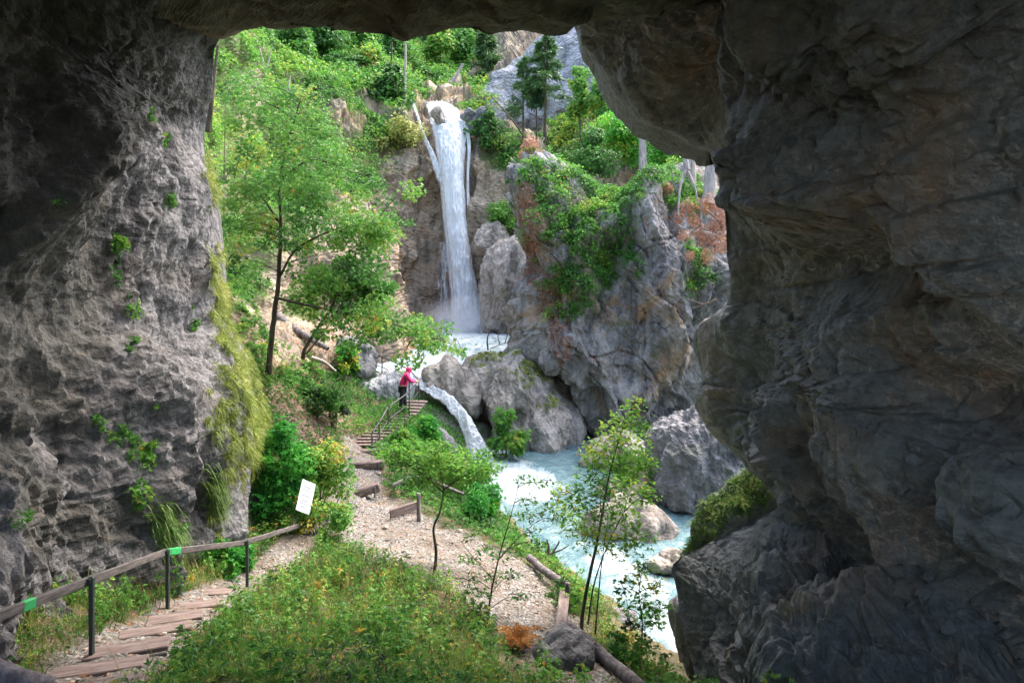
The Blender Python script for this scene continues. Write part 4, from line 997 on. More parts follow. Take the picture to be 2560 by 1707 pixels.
bush('light green bush above the bright one on the stream bank', at(1180, 1190, 21.5), (0.7, 0.6, 0.65), 2400, 0.12, 0.66, 'oval')
bush('yellow leaved shrub beside the cascade foot', at(1105, 1160, 23), (0.5, 0.4, 0.25), 800, 0.10, 0.86, 'oval')
bush('green shrub on the tan boulder at its lower left corner', at(1265, 1090, 30), (1.0, 0.6, 0.95), 2200, 0.16, 0.62, 'trio')
bush('grassy yellow green cushion beneath the overhanging crag', at(1668, 1095, 26), (0.62, 0.5, 0.42), 3200, 0.10, 0.72, 'fern', 'moss', cat='plant cushion')
bush('fern like green plants under the railing beside the cave wall', at(545, 1400, 14.2), (0.55, 0.5, 0.3), 1200, 0.12, 0.45, 'trio', 'vivid')
bush('leafy yellowish plants above the railing at the foot of the cave wall', at(500, 1335, 14.6), (0.6, 0.35, 0.16), 700, 0.10, 0.78, 'trio')
bush('bright yellow green shrub beside the grey boulder near the pool', at(860, 900, 30.5), (0.5, 0.4, 0.75), 1300, 0.15, 0.7, 'oval', 'vivid')
bush('green shrub on the slope left of the leaf strewn path', at(740, 1000, 25.8), (1.2, 0.8, 0.7), 2200, 0.14, 0.4, 'trio')
bush('dull green drooping shrub above the leaf strewn bank', at(830, 1010, 25.0), (0.6, 0.5, 0.8), 1200, 0.13, 0.34, 'trio')
bush('pale shrub along the far right bank behind the sapling', at(1590, 1200, 24.5), (1.0, 0.6, 0.9), 1800, 0.13, 0.6, 'trio')
bush('grassy shrub on the brown bank beneath the grey boulder', at(1610, 1300, 23.0), (0.8, 0.5, 0.4), 1200, 0.11, 0.68, 'trio')
bush('dark green weeds along the log rail by the water', at(1420, 1530, 13.6), (0.5, 0.5, 0.5), 1300, 0.09, 0.5, 'trio')
bush('low weeds between log rail and stream at the path end', at(1530, 1650, 11.7), (0.5, 0.45, 0.3), 1100, 0.08, 0.55, 'trio')
bush('bushy green growth on the slope left of the waterfall top', at(960, 230, 60), (3.0, 2.0, 2.0), 3000, 0.4, 0.4, 'oval')
bush('mossy golden bush on the cliff edge left of the waterfall', at(1000, 340, 56.5), (2.0, 1.5, 1.5), 2400, 0.26, 0.82, 'oval', 'moss')
bush('round green shrub clinging to the cliff right of the waterfall', at(1230, 330, 57), (1.9, 1.4, 2.2), 2200, 0.3, 0.36, 'oval')
bush('pale green shrub at the cliff foot right of the waterfall', at(1262, 560, 53.0), (1.2, 1.0, 2.0), 1800, 0.25, 0.62, 'oval')

# --- trees with trunk and crown
def airy(b, f): return [(u, v, y, r * f) for u, v, y, r in b]
def tree(name, label, trunk, blobs, n, size, tint, shape='maple', mat='leaf', bark='bark', r0=0.11, twigs=2, cat='tree', flat=0.45, group=None, limbs=(), tvar=0.1, sides=8, spread=1.0, face=(0.2, -0.7, 0.75)):
    """trunk: [(u, v, y), ...] from the ground up; limbs: more such lines; blobs: leafy sprays (u, v, y, radius in metres)."""
    T = [np.array(at(*p)) for p in trunk]
    root = thing(name, tuple(T[0]), label, cat, group)
    o = T[0]
    tr = resample(np.array(T), 40)
    rr = r0 * (1 - 0.8 * np.linspace(0, 1, 40)); rr[0] *= 1.25
    tr2 = tr + 0.25 * r0 * np.stack([fbm(tr * 2.0, 2), fbm(tr * 2.0 + 7, 2), 0 * rr], -1)
    tr2[0, 2] -= 0.25
    tube_object('trunk', [tube(tr2, rr, sides)], M[bark], root, o)
    skel = [tr]
    tb = []
    for l in limbs:
        L = resample(np.array([np.array(at(*p)) for p in l]), 24)
        tb.append(tube(L, r0 * 0.5 * (1 - 0.75 * np.linspace(0, 1, 24)), 6)); skel.append(L)
    S = np.vstack(skel)
    B = [(np.array(at(u, v, y)), r * spread) for u, v, y, r in blobs]
    wsum = sum(r * r for _, r in B)
    parts = []
    for c, r in B:
        # a limb to the spray from the nearest lower point of the skeleton
        dd = np.linalg.norm(S - c, axis=1) + 0.8 * np.clip(S[:, 2] - c[2] + 0.1, 0, 9)
        s = S[dd.argmin()]
        midp = (s + c) / 2 + np.array([0, 0, 0.12 * np.linalg.norm(c - s)])
        tb.append(tube([s, midp, c], [max(0.008, 0.16 * r0), max(0.006, 0.11 * r0), 0.004], 5, 9))
        m = max(6, int(n * r * r / wsum))
        nt = 5
        tips = c + unit(RNG.normal(size=(nt, 3))) * np.array([1, 1, flat]) * r * 0.85
        for t in tips[:twigs + 2]:
            tb.append(tube([c, (c + t) / 2 + np.array([0, 0, 0.03]), t], [0.007, 0.005, 0.003], 4, 5))
        d = unit(RNG.normal(size=(m, 3)))
        L = c + d * np.array([1, 1, flat]) * (r * RNG.uniform(0.1, 1.0, m) ** 0.55)[:, None]
        # leaves gather along the twigs
        L = L * 0.88 + 0.12 * tips[RNG.integers(0, nt, m)]
        tl = tint + RNG.normal(0, tvar)
        parts.append(leaves(L, np.array(face), size, min(tl, 0.86) if name != 'yellowing_branch' else tl, shape, 0.5))
    tube_object('branches', tb, M[bark], root, o)
    leaf_object('crown', parts, M[mat], root, o)
    return root
rb = lambda u, v, y, r, dy=1.2: (u, v, y + random.uniform(-dy, dy), r)
MB = [rb(u + random.uniform(-34, 34), v + random.uniform(-30, 30), 23.5, r * random.uniform(0.6, 1.3), 1.8) for k3 in range(3) for u, v, r in [(585, 500, .8), (640, 470, .8), (560, 560, .6), (610, 600, .8), (660, 560, .7), (600, 690, .7), (640, 400, .8), (700, 430, .9), (760, 460, .9), (740, 530, .8), (800, 500, .8), (850, 540, .9), (820, 590, .8),
      (900, 590, .8), (945, 560, .7), (960, 620, .7), (990, 580, .6), (880, 650, .8), (930, 690, .8), (840, 700, .9), (780, 690, .8), (770, 760, .8), (850, 770, .9), (920, 770, .9), (970, 800, .8), (1020, 820, .7), (1060, 830, .6), (1100, 845, .5), (1140, 860, .4), (1020, 870, .4), (1030, 895, .35),
      (900, 830, .7), (820, 820, .6), (720, 350, .8), (790, 390, .8), (860, 430, .7), (680, 300, .7), (760, 300, .8), (830, 330, .7), (600, 330, .7), (640, 250, .7), (720, 230, .7), (780, 260, .6), (560, 440, .6), (590, 230, .6), (930, 470, .6), (1000, 500, .5), (740, 620, .6)]]
tree('maple_tree', 'tall thin maple spreading light green sprays in front of the waterfall cliff', [(672, 918, 24), (684, 800, 23.9), (697, 690, 23.8), (702, 560, 23.6), (700, 450, 23.5), (728, 330, 23.4), (752, 250, 23.3)], MB, 17000, 0.14, 0.64, 'maple', r0=0.105, flat=0.7, twigs=0, tvar=0.14,
     limbs=[[(700, 690, 23.8), (745, 620, 23.5), (850, 570, 23.2), (930, 570, 23)], [(692, 745, 23.8), (800, 770, 23.2), (950, 800, 22.8), (1130, 860, 22.6)], [(702, 560, 23.6), (640, 480, 23.8), (560, 450, 24)], [(700, 450, 23.5), (780, 400, 23), (880, 430, 22.8)]])
tree('leaning_sapling', 'leaning two stemmed young tree on the bank right of the tall maple', [(757, 880, 25), (790, 825, 24.8), (835, 755, 24.6), (850, 700, 24.5), (880, 640, 24.4)], [rb(u, v, 24.6, r, .6) for u, v, r in [(870, 660, .7), (900, 700, .8), (860, 730, .7), (930, 740, .7), (830, 690, .6), (890, 770, .6), (960, 720, .6), (800, 720, .5)]],
     3800, 0.15, 0.46, 'maple', r0=0.07, limbs=[[(765, 885, 25.1), (810, 830, 24.9), (850, 770, 24.8), (900, 730, 24.7)]])
tree('umbrella_sapling', 'small flat topped maple sapling with curved stem on the gravel', [(1083, 1462, 13.9), (1090, 1380, 14), (1083, 1320, 14.1), (1100, 1280, 14.2), (1108, 1230, 14.3), (1100, 1180, 14.4)],
     [rb(u, v, 14.6, r, .5) for u, v, r in [(990, 1135, .38), (1030, 1150, .42), (1070, 1145, .42), (1110, 1160, .42), (1150, 1165, .4), (1190, 1180, .36), (1060, 1185, .36), (1110, 1195, .36), (1010, 1110, .3), (960, 1120, .28), (1150, 1200, .3), (1220, 1165, .3), (1090, 1115, .3), (1160, 1135, .3), (1045, 1205, .28)]], 2700, 0.09, 0.68, 'maple', r0=0.042, spread=1.45, face=(0.1, 0.25, 1.0), flat=0.4,
     limbs=[[(1108, 1230, 14.3), (1050, 1180, 14.4), (980, 1140, 14.5)], [(1108, 1225, 14.3), (1160, 1190, 14.4), (1220, 1170, 14.5)]])
tree('wispy_sapling', 'wispy sapling with sparse small leaves before the white lower pool', [(1218, 1575, 11.9), (1225, 1500, 11.95), (1245, 1400, 12), (1268, 1320, 12.1), (1290, 1240, 12.2), (1298, 1190, 12.2)],
     [rb(u, v, 12.2, r, .3) for u, v, r in [(1310, 1200, .2), (1350, 1205, .2), (1320, 1250, .22), (1370, 1270, .22), (1330, 1290, .22), (1390, 1300, .2), (1280, 1290, .2), (1210, 1370, .2), (1250, 1390, .22), (1180, 1400, .2), (1290, 1360, .22), (1230, 1440, .22), (1280, 1440, .22), (1200, 1480, .2), (1330, 1330, .2), (1170, 1450, .2), (1300, 1490, .2), (1350, 1360, .18), (1180, 1340, .16)]], 900, 0.075, 0.48, 'oval', r0=0.02, spread=1.3, face=(0.1, 0.25, 1.0), flat=0.35,
     limbs=[[(1245, 1400, 12), (1300, 1340, 12), (1370, 1280, 12)], [(1235, 1450, 12), (1190, 1400, 12.1), (1150, 1350, 12.1)]])
tree('twin_stem_sapling', 'young maple with slender twin stems and yellowing low leaves beside the stream', [(1452, 1560, 12.6), (1462, 1500, 12.7), (1478, 1420, 12.7), (1497, 1330, 12.8), (1512, 1250, 12.8), (1530, 1160, 12.9), (1560, 1060, 13), (1590, 1000, 13)],
     [rb(u, v, 12.9, r, .4) for u, v, r in [(1585, 1010, .16), (1560, 1050, .22), (1600, 1060, .2), (1530, 1090, .26), (1580, 1110, .28), (1500, 1140, .26), (1550, 1160, .3), (1610, 1160, .24), (1480, 1130, .2), (1480, 1200, .28), (1530, 1220, .3), (1580, 1220, .28), (1500, 1280, .3), (1450, 1250, .26), (1560, 1290, .3), (1620, 1240, .2), (1430, 1310, .24), (1470, 1340, .26), (1540, 1360, .28), (1590, 1350, .26), (1420, 1270, .2), (1400, 1230, .18)]], 3000, 0.085, 0.74, 'maple', r0=0.036, spread=1.75, face=(0.1, 0.25, 1.0), flat=0.75,
     limbs=[[(1488, 1585, 12.4), (1495, 1500, 12.5), (1505, 1400, 12.6), (1520, 1300, 12.7)], [(1470, 1560, 12.5), (1485, 1460, 12.6), (1520, 1360, 12.7), (1560, 1280, 12.7)]])
tree('yellowing_branch', 'drooping sapling with yellow and rusty leaves at the stream edge', [(1600, 1640, 12.2), (1606, 1560, 12.2), (1598, 1480, 12.2), (1610, 1400, 12.2)],
     [rb(u, v, 12.2, r, .25) for u, v, r in [(1620, 1420, .2), (1590, 1440, .2), (1640, 1470, .2), (1600, 1500, .22), (1570, 1520, .2), (1620, 1540, .2), (1590, 1570, .22), (1640, 1550, .18), (1610, 1610, .2), (1570, 1600, .18), (1650, 1520, .16), (1600, 1650, .16), (1560, 1470, .18)]], 700, 0.09, 0.72, 'maple', r0=0.016, spread=1.5, face=(0.1, 0.25, 1.0), flat=0.6, tvar=0.2)
# thin bare young stems in the foreground grass
def far_tree(name, label, u, vb, y, hpx, kind, mat, tint, group=None, lean=0, wpx=None, n=1500, size=0.4, bark='bark', crown_from=0.35):
    h = hpx / FPX * y; w = (wpx or hpx * 0.4) / FPX * y
    base = np.array(at(u, vb, y)); root = thing(name, tuple(base), label, 'tree', group)
    top = base + np.array([lean * h, 0, h])
    ln = np.stack([base + (top - base) * t for t in np.linspace(0, 1, 14)])
    ln[1:, :2] += 0.012 * h * np.stack([fbm(ln[1:] * 0.6, 2), fbm(ln[1:] * 0.6 + 5, 2)], -1)
    ln[0, 2] -= 0.8
    tube_object('trunk', [tube(ln, 0.014 * h * (1 - 0.85 * np.linspace(0, 1, 14)) + 0.02, 6)], M[bark], root, base)
    parts = []
    if kind == 'conifer':
        nb = 34
        for i in range(nb):
            t = crown_from + (1 - crown_from) * (i + RNG.uniform(0, .6)) / nb
            rad = w * 0.5 * (1 - (t - crown_from) / (1 - crown_from)) ** 0.75 * RNG.uniform(0.6, 1.15) + 0.15
            a = RNG.uniform(0, 2 * PI)
            p = base + (top - base) * t
            dirv = np.array([math.cos(a), math.sin(a), -0.25])
            m = n // nb
            s = RNG.uniform(0.1, 1, m) ** 0.7
            L = p + dirv * (rad * s)[:, None] + RNG.normal(0, 0.13 * rad, (m, 3)) * np.array([1, 1, 0.5])
            parts.append(leaves(L, np.array([0, 0, 1.0]), size, tint, 'needles', 0.5, along=dirv))
    else:
        nb = 16
        for i in range(nb):
            t = crown_from + (1 - crown_from) * RNG.uniform(0, 1)
            prof = math.sin(PI * min(1, max(0.08, (t - crown_from) / (1 - crown_from) * 0.9 + 0.12))) ** 0.7
            a = RNG.uniform(0, 2 * PI)
            p = base + (top - base) * t + np.array([math.cos(a), math.sin(a), 0]) * w * 0.34 * prof * RNG.uniform(0.3, 1)
            r = w * RNG.uniform(0.16, 0.27)
            m = n // nb; d = unit(RNG.normal(size=(m, 3)))
            parts.append(leaves(p + d * np.array([1, 1, .75]) * (r * RNG.uniform(.3, 1, m) ** .5)[:, None], unit(d + np.array([0, -.2, .8])), size, tint + RNG.normal(0, .08), 'oval', .4))
    leaf_object('crown', parts, M[mat], root, base)
    return root
FT = 'trees along the top of the gorge'
far_tree('broadleaf_tree', 'yellow green tree behind the top of the waterfall', 1100, 245, 84, 165, 'b', 'leaf', .78, FT, wpx=110, n=2600, size=.5)
far_tree('broadleaf_tree', 'bright green tree between the yellow green one and the grey cliff', 1165, 250, 86, 170, 'b', 'leaf', .58, FT, wpx=110, n=2600, size=.5)
far_tree('broadleaf_tree', 'mid green tree leaning over the ravine left of the bare trunk', 985, 230, 74, 150, 'b', 'leaf', .5, FT, wpx=110, n=2400, size=.45)
far_tree('broadleaf_tree', 'olive tree below the highest part of the cave ceiling edge', 900, 215, 70, 160, 'b', 'leaf', .6, FT, wpx=150, n=2600, size=.45)
far_tree('broadleaf_tree', 'yellowish crown on the slope left of the bare trunk', 930, 230, 66, 110, 'b', 'leaf', .8, FT, wpx=110, n=1800, size=.4)
far_tree('broadleaf_tree', 'bright leafy tree at the left of the ridge by the cave wall', 640, 200, 55, 120, 'b', 'leaf', .6, FT, wpx=160, n=2200, size=.33)
far_tree('broadleaf_tree', 'green tree above the brown bare patch on the left slope', 735, 200, 60, 130, 'b', 'leaf', .5, FT, wpx=140, n=2200, size=.36)
far_tree('broadleaf_tree', 'dull green tree in the middle of the left ridge', 820, 205, 66, 150, 'b', 'leaf', .38, FT, wpx=140, n=2200, size=.4)
far_tree('broadleaf_tree', 'dark green tree squeezed against the left cave wall', 575, 190, 50, 130, 'b', 'leaf', .42, FT, wpx=120, n=2000, size=.3)
far_tree('spruce', 'tall spruce left of the grey cliff behind the waterfall', 1215, 285, 74, 200, 'conifer', 'needle', .85, FT, wpx=120, n=2400, size=.8, crown_from=.05)
far_tree('spruce', 'slim spruce behind the yellow green tree', 1048, 235, 88, 150, 'conifer', 'needle', .7, FT, wpx=70, n=2200, size=.9, crown_from=.1)
far_tree('spruce', 'dark spruce at the right edge of the ridge gap', 1260, 200, 90, 130, 'conifer', 'needle', .7, FT, wpx=90, n=2200, size=.9, crown_from=.05)
far_tree('pine_tree', 'tallest of the slender pines before the grey cliff', 1363, 330, 54, 240, 'conifer', 'needle', .85, FT, wpx=120, n=1500, size=.5, crown_from=.4)
far_tree('pine_tree', 'slender pine with a low crown left of the tallest pine', 1308, 335, 54, 190, 'conifer', 'needle', .9, FT, wpx=80, n=900, size=.45, crown_from=.3)
far_tree('pine_tree', 'thin pine stem standing between the two crowned pines', 1341, 330, 55, 130, 'conifer', 'needle', .5, FT, wpx=50, n=700, size=.45, crown_from=.5)
far_tree('broadleaf_tree', 'light green young tree on the ledge right of the pines', 1450, 330, 53, 160, 'b', 'leaf', .75, FT, wpx=90, n=1500, size=.32, crown_from=.2)
far_tree('broadleaf_tree', 'bright green tree under the slanting cave edge', 1520, 320, 52, 140, 'b', 'leaf', .62, FT, wpx=130, n=2400, size=.32, crown_from=.05)
far_tree('broadleaf_tree', 'lush yellow green tree in the middle of the right slope', 1560, 400, 48, 120, 'b', 'vivid', .66, FT, wpx=190, n=3000, size=.3, crown_from=.0)
far_tree('broadleaf_tree', 'lush green tree at the right end of the slope by the cave edge', 1660, 400, 46, 130, 'b', 'vivid', .5, FT, wpx=160, n=2600, size=.3, crown_from=.0)
far_tree('broadleaf_tree', 'dark green shrubby tree on top of the overhanging crag', 1480, 440, 44, 100, 'b', 'leaf', .4, FT, wpx=170, n=2400, size=.26, crown_from=.0)
def bare(name, label, lines, mat, cat='tree trunk', group=None, r=0.1, sides=7):
    L = [np.array([np.array(at(*p)) for p in l]) for l in lines]
    root = L[0][0]
    o = tube_object(name, [tube(l, r * (0.55 if i else 1) * (1 - 0.6 * np.linspace(0, 1, len(l))), sides, 18) for i, l in enumerate(L)], M[mat], None, root, label=label, cat=cat, group=group)
    o.location = root
    return o
bare('bare_trunk', 'tall bare grey trunk standing left of the waterfall top', [[(1008, 275, 60), (1012, 200, 60), (1014, 110, 60)]], 'bark_pale', r=.2)
bare('bare_trunk', 'thin dark trunk left of the tall bare grey one', [[(975, 240, 64), (978, 170, 64), (980, 105, 64)]], 'bark', r=.14)
bare('leaning_dead_tree', 'pale dead trunk leaning right above the waterfall', [[(1108, 250, 66), (1125, 215, 66), (1158, 160, 66)]], 'bark_pale', r=.3)
bare('leaning_pole', 'dark leaning bare pole crossing before the grey cliff', [[(1312, 345, 50), (1280, 300, 50), (1226, 238, 50)]], 'bark', r=.09)
bare('bare_trunk', 'grey trunk rising from the bright slope right of the pines', [[(1608, 470, 45), (1606, 320, 45), (1602, 240, 45)]], 'bark_pale', r=.32)
bare('pale_trunk', 'pale twisted trunk with spread roots on the right slope', [[(1718, 425, 33), (1712, 380, 33), (1706, 300, 33)], [(1716, 420, 33), (1700, 470, 32.8), (1695, 540, 32.6)], [(1717, 425, 33), (1735, 465, 32.8), (1745, 505, 32.8)]], 'bark_pale', r=.16)
bare('bare_trunk', 'grey trunk just right of the pale twisted one', [[(1728, 470, 36), (1726, 350, 36), (1722, 290, 36)]], 'bark_pale', r=.3)
bare('bare_trunk', 'thick purplish trunk at the cave edge beneath the overhang', [[(1770, 510, 34), (1780, 410, 34), (1786, 330, 34)]], 'bark_pale', r=.34)
bare('bare_trunk', 'thin pale trunk left of the thick purplish one', [[(1766, 450, 35), (1770, 400, 35), (1774, 330, 35)]], 'bark_pale', r=.14)
bare('driftwood_log', 'dark log lying on the slope behind the tall maple', [[(690, 790, 30.5), (740, 825, 30), (820, 872, 29.5)]], 'deadwood', 'log', r=.26)
bare('driftwood_log', 'purplish log leaning down beside the small cascade', [[(1072, 963, 33), (1105, 985, 32.7), (1142, 1008, 32.4)]], 'deadwood', 'log', r=.26)
bare('dead_branch', 'pale bare branch lying beside the yellow green shrub', [[(780, 895, 27.5), (810, 905, 27.3), (840, 928, 27)]], 'bark_pale', 'branch', r=.1)
bare('dead_branch', 'bare forked branch standing at the edge of the upper pool', [[(1220, 875, 35), (1218, 850, 35), (1222, 832, 35)], [(1250, 860, 35), (1245, 840, 35), (1254, 822, 35)], [(1225, 872, 35), (1255, 860, 35), (1285, 850, 35)], [(1262, 858, 35), (1268, 840, 35), (1272, 832, 35)]], 'bark', 'branch', r=.05)
bare('dead_branch', 'twiggy dead branch caught at the pool edge below the gravel', [[(1366, 1390, 16), (1372, 1370, 16), (1368, 1352, 16)], [(1370, 1385, 16), (1400, 1375, 16), (1422, 1362, 16)], [(1380, 1383, 16), (1395, 1360, 16), (1398, 1350, 16)]], 'deadwood', 'branch', r=.05)
# dead brown boughs
def dead_bough(label, lines, blobs, n, size, y):
    root = thing('dead_conifer', tuple(at(*lines[0][0])), label, 'dead tree')
    o = np.array(root.location)
    for l in lines:
        tube_object('branch', [tube(np.array([np.array(at(*p)) for p in l]), np.linspace(.07, .015, len(l)), 6, 14)], M['bark_pale'], root, o)
    parts = []
    for u, v, r in blobs:
        c = np.array(at(u, v, y)); m = int(n * r * r / sum(b[2] ** 2 for b in blobs)); d = unit(RNG.normal(size=(m, 3)))
        parts.append(leaves(c + d * (r * RNG.uniform(.2, 1, m) ** .5)[:, None] * np.array([1, .8, 1]), unit(d + np.array([0, -.3, .4])), size, np.clip(RNG.uniform(.25, .85) + RNG.normal(0, .2, m), 0, 1), 'needles', .5))
    leaf_object('needles', parts, M['brown_leaf'], root, o)
dead_bough('rusty brown dead conifer boughs hanging at the right edge of the opening', [[(1755, 500, 30), (1752, 560, 30), (1745, 620, 30)], [(1752, 560, 30), (1720, 590, 30), (1700, 625, 30)], [(1755, 520, 30), (1790, 545, 30), (1810, 575, 30)], [(1752, 570, 30), (1785, 580, 30)]],
           [(1720, 520, .42), (1735, 550, .35), (1770, 510, .5), (1800, 530, .5), (1790, 570, .45), (1760, 600, .4), (1800, 610, .5), (1770, 640, .4), (1815, 570, .4), (1710, 590, .3), (1725, 640, .25), (1700, 545, .3), (1745, 575, .4), (1830, 600, .4)], 2300, .13, 30)
dead_bough('small rusty dead branch on the crag below the pale trunk', [[(1672, 490, 33), (1668, 475, 33)]], [(1668, 472, .3)], 200, .16, 33)
dead_bough('pinkish brown dead treetop on the left shoulder of the crag', [[(1312, 470, 36), (1320, 400, 36), (1315, 350, 36)], [(1318, 410, 36), (1345, 370, 36), (1362, 345, 36)]], [(1325, 365, .5), (1335, 385, .45), (1318, 415, .4), (1310, 390, .35)], 900, .16, 36)
# hanging roots and twigs on the near edge of the right cave wall
bare('root_twigs', 'pale bare twigs sticking out of the right cave wall edge', [[(1790, 748, 13.2), (1760, 760, 13.2), (1715, 745, 13.2)], [(1765, 758, 13.2), (1740, 768, 13.2), (1705, 775, 13.2)]], 'bark_pale', 'twigs', r=.02)

# dead rusty fern on the path edge
fr = on_ground(1290, 1622, 11.6)
root = thing('dead_fern', tuple(fr), 'orange brown withered fern clump on the path edge before the grey rock', 'fern')
fo = np.array(fr); fp = []
for i in range(34):
    a = RNG.uniform(0, 2 * PI); Lf = RNG.uniform(0.3, 0.62); t = np.linspace(0.08, 1, 26)
    dv = np.array([math.cos(a) * 0.75 + 0.12, math.sin(a) * 0.75, 0.0])
    rise = RNG.uniform(0.75, 1.25)
    mid_ = fo + dv * (Lf * t)[:, None] + np.array([0, 0, 1.0]) * (Lf * rise * (1.35 * t - 0.95 * t * t))[:, None]
    sd = np.array([-dv[1], dv[0], 0]) / 0.8
    for sg in (-1, 1):
        fp.append(leaves(mid_, np.array([0, -0.3, 1.0]), 0.11 * (1.1 - 0.8 * t), np.clip(RNG.uniform(0.35, 0.8) + 0.1 * t, 0, 1), 'fern', 0.3, along=sg * sd + 0.4 * dv))
    fp.append(blades(fo[None], Lf, 0.006, 0.2, 0.2, 0.2, segs=3))
k = leaf_mat('rusty_fern', [(0.0, (0.36, 0.14, 0.04)), (0.5, (0.6, 0.29, 0.09)), (1.0, (0.72, 0.46, 0.2))], 0.3)
leaf_object('fronds', fp, k, root, fo)

bare('bare_trunk', 'pair of thin pale stems on the upper left slope near the cave wall', [[(668, 215, 48), (660, 165, 48), (648, 120, 48)], [(664, 190, 48), (672, 150, 48), (680, 118, 48)]], 'bark_pale', r=.12)
bare('bare_trunk', 'thin pale leaning stem in the middle of the left slope', [[(728, 260, 47), (722, 220, 47), (726, 190, 47)]], 'bark_pale', r=.10)
bare('bare_trunk', 'dark slim trunk rising beside the left cave wall at the top', [[(520, 330, 24), (532, 220, 24), (545, 115, 24)]], 'bark', r=.11)
# ------------------------------------------------------------------ built things and the hiker
def wood_mat(name, a, b, c, rough=0.8):
    k = NT(name)
    n = k.noise(1.0, 7, 0.7, vec=k.mapped((3, 22, 22)))
    return k.done(k.principled(k.ramp(n, [(0.3, a), (0.5, b), (0.72, c)]), rough, k.bump(n, 0.5, 0.01), 0.3))
M['plank'] = wood_mat('worn_plank', (0.07, 0.05, 0.044), (0.17, 0.125, 0.11), (0.29, 0.235, 0.21))
M['beam'] = wood_mat('weathered_beam', (0.04, 0.035, 0.033), (0.10, 0.085, 0.08), (0.2, 0.175, 0.165))
def flat_mat(name, col, rough=0.5, metal=0.0, spec=0.4):
    k = NT(name)
    n = k.noise(14, 5, 0.65)
    c = k.mix(k.ramp(n, [(0.35, 0.35), (0.6, 0.0)]), col, tuple(x * 0.55 for x in col))
    return k.done(k.principled(c, rough, None, spec, Metallic=metal))
M['post'] = flat_mat('green_grey_metal', (0.045, 0.06, 0.055), 0.5, 0.3)
M['rail'] = flat_mat('dark_rail_metal', (0.05, 0.048, 0.05), 0.5, 0.4)
M['tape'] = flat_mat('green_marking', (0.03, 0.36, 0.10), 0.6)
M['sign'] = flat_mat('white_sign', (0.75, 0.75, 0.78), 0.45)
M['print'] = flat_mat('grey_print', (0.28, 0.29, 0.32), 0.6)
M['pink'] = flat_mat('pink_jacket', (0.72, 0.02, 0.16), 0.55)
M['black'] = flat_mat('black_cloth', (0.012, 0.011, 0.014), 0.7)
M['skin'] = flat_mat('skin', (0.5, 0.28, 0.2), 0.55)
M['boot'] = flat_mat('dark_boot', (0.03, 0.025, 0.022), 0.7)

def bm_mesh(name, bm, mat, parent=None, smooth_shade=False, **kw):
    me = bpy.data.meshes.new(name); bm.to_mesh(me); bm.free()
    for p in me.polygons: p.use_smooth = smooth_shade
    return link(name, me, mat, parent, **kw)
def box_bm(sx, sy, sz, bevel=0.008, bm=None, mat4=None):
    b = bmesh.new()
    bmesh.ops.create_cube(b, size=1.0)
    bmesh.ops.scale(b, vec=(sx, sy, sz), verts=b.verts)
    if bevel: bmesh.ops.bevel(b, geom=list(b.edges), offset=bevel, segments=1, affect='EDGES')
    if mat4 is not None: bmesh.ops.transform(b, matrix=mat4, verts=b.verts)
    if bm is None: return b
    tmp = bpy.data.meshes.new('t'); b.to_mesh(tmp); b.free(); bm.from_mesh(tmp); bpy.data.meshes.remove(tmp)
    return bm
def beam(name, a, b, w, h, mat, parent=None, roll=0.0, bevel=0.01, **kw):
    """A squared beam from a to b with its own frame."""
    a, b = Vector(a), Vector(b); d = b - a
    bm = box_bm(d.length, w, h, bevel)
    if d.length > 0.4:
        bmesh.ops.subdivide_edges(bm, edges=[e for e in bm.edges if e.calc_length() > d.length * 0.7], cuts=6)
        for v in bm.verts:
            v.co += Vector((0, random.uniform(-1, 1), random.uniform(-1, 1))) * min(w, h) * 0.05
    o = bm_mesh(name, bm, M[mat], parent, **kw)
    q = d.to_track_quat('X', 'Z'); 
    off = parent.location if parent is not None else Vector((0, 0, 0))
    o.rotation_mode = 'QUATERNION'; o.rotation_quaternion = q @ Vector((1, 0, 0)).rotation_difference(Vector((1, 0, 0)))
    o.location = (a + b) / 2 - off
    return o
def round_beam(name, a, b, r, mat, parent=None, bent=0.0, sides=9, **kw):
    a, b = np.array(a), np.array(b)
    n = 9
    L = a + (b - a) * np.linspace(0, 1, n)[:, None]
    L = L + bent * np.stack([fbm(L * 1.5, 2), fbm(L * 1.5 + 4, 2), fbm(L * 1.5 + 8, 2)], -1)
    V, F, _ = tube(L, r * (1 + 0.12 * fbm(L * 3, 2)), sides)
    off = np.array(parent.location) if parent is not None else np.zeros(3)
    base = (a + b) / 2 if parent is None else off
    me = new_mesh(name, V - base, F)
    bm = bmesh.new(); bm.from_mesh(me); bmesh.ops.holes_fill(bm, edges=[e for e in bm.edges if e.is_boundary]); bm.to_mesh(me); bm.free()
    o = link(name, me, M[mat], parent, **kw)
    if parent is None: o.location = base
    return o

# --- wooden handrail along the left cave wall
hr = thing('handrail', tuple(at(220, 1640, 8)), 'weathered wooden handrail on metal posts along the left cave wall', 'handrail')
RAILP = [(-260, 1640, 5.6), (220, 1452, 8.0), (412, 1380, 10.7), (612, 1356, 13.4), (752, 1312, 16.6)]
for (u0, v0, y0), (u1, v1, y1) in zip(RAILP[:-1], RAILP[1:]):
    beam('rail', at(u0, v0, y0), at(u1, v1, y1), 0.055, 0.10, 'beam', hr)
for (u, v, y) in RAILP[1:]:
    p = at(u, v, y); g = float(ground_z(p.x, p.y)) - 0.15
    beam('post', (p.x + 0.055, p.y - 0.02, min(g, p.z - 0.7)), (p.x + 0.055, p.y - 0.02, p.z + 0.06), 0.05, 0.05, 'post', hr, bevel=0.006)
    b = box_bm(0.075, 0.10, 0.06, 0.006); c = bm_mesh('clamp', b, M['post'], hr); c.location = Vector((p.x + 0.03, p.y - 0.02, p.z + 0.02)) - hr.location
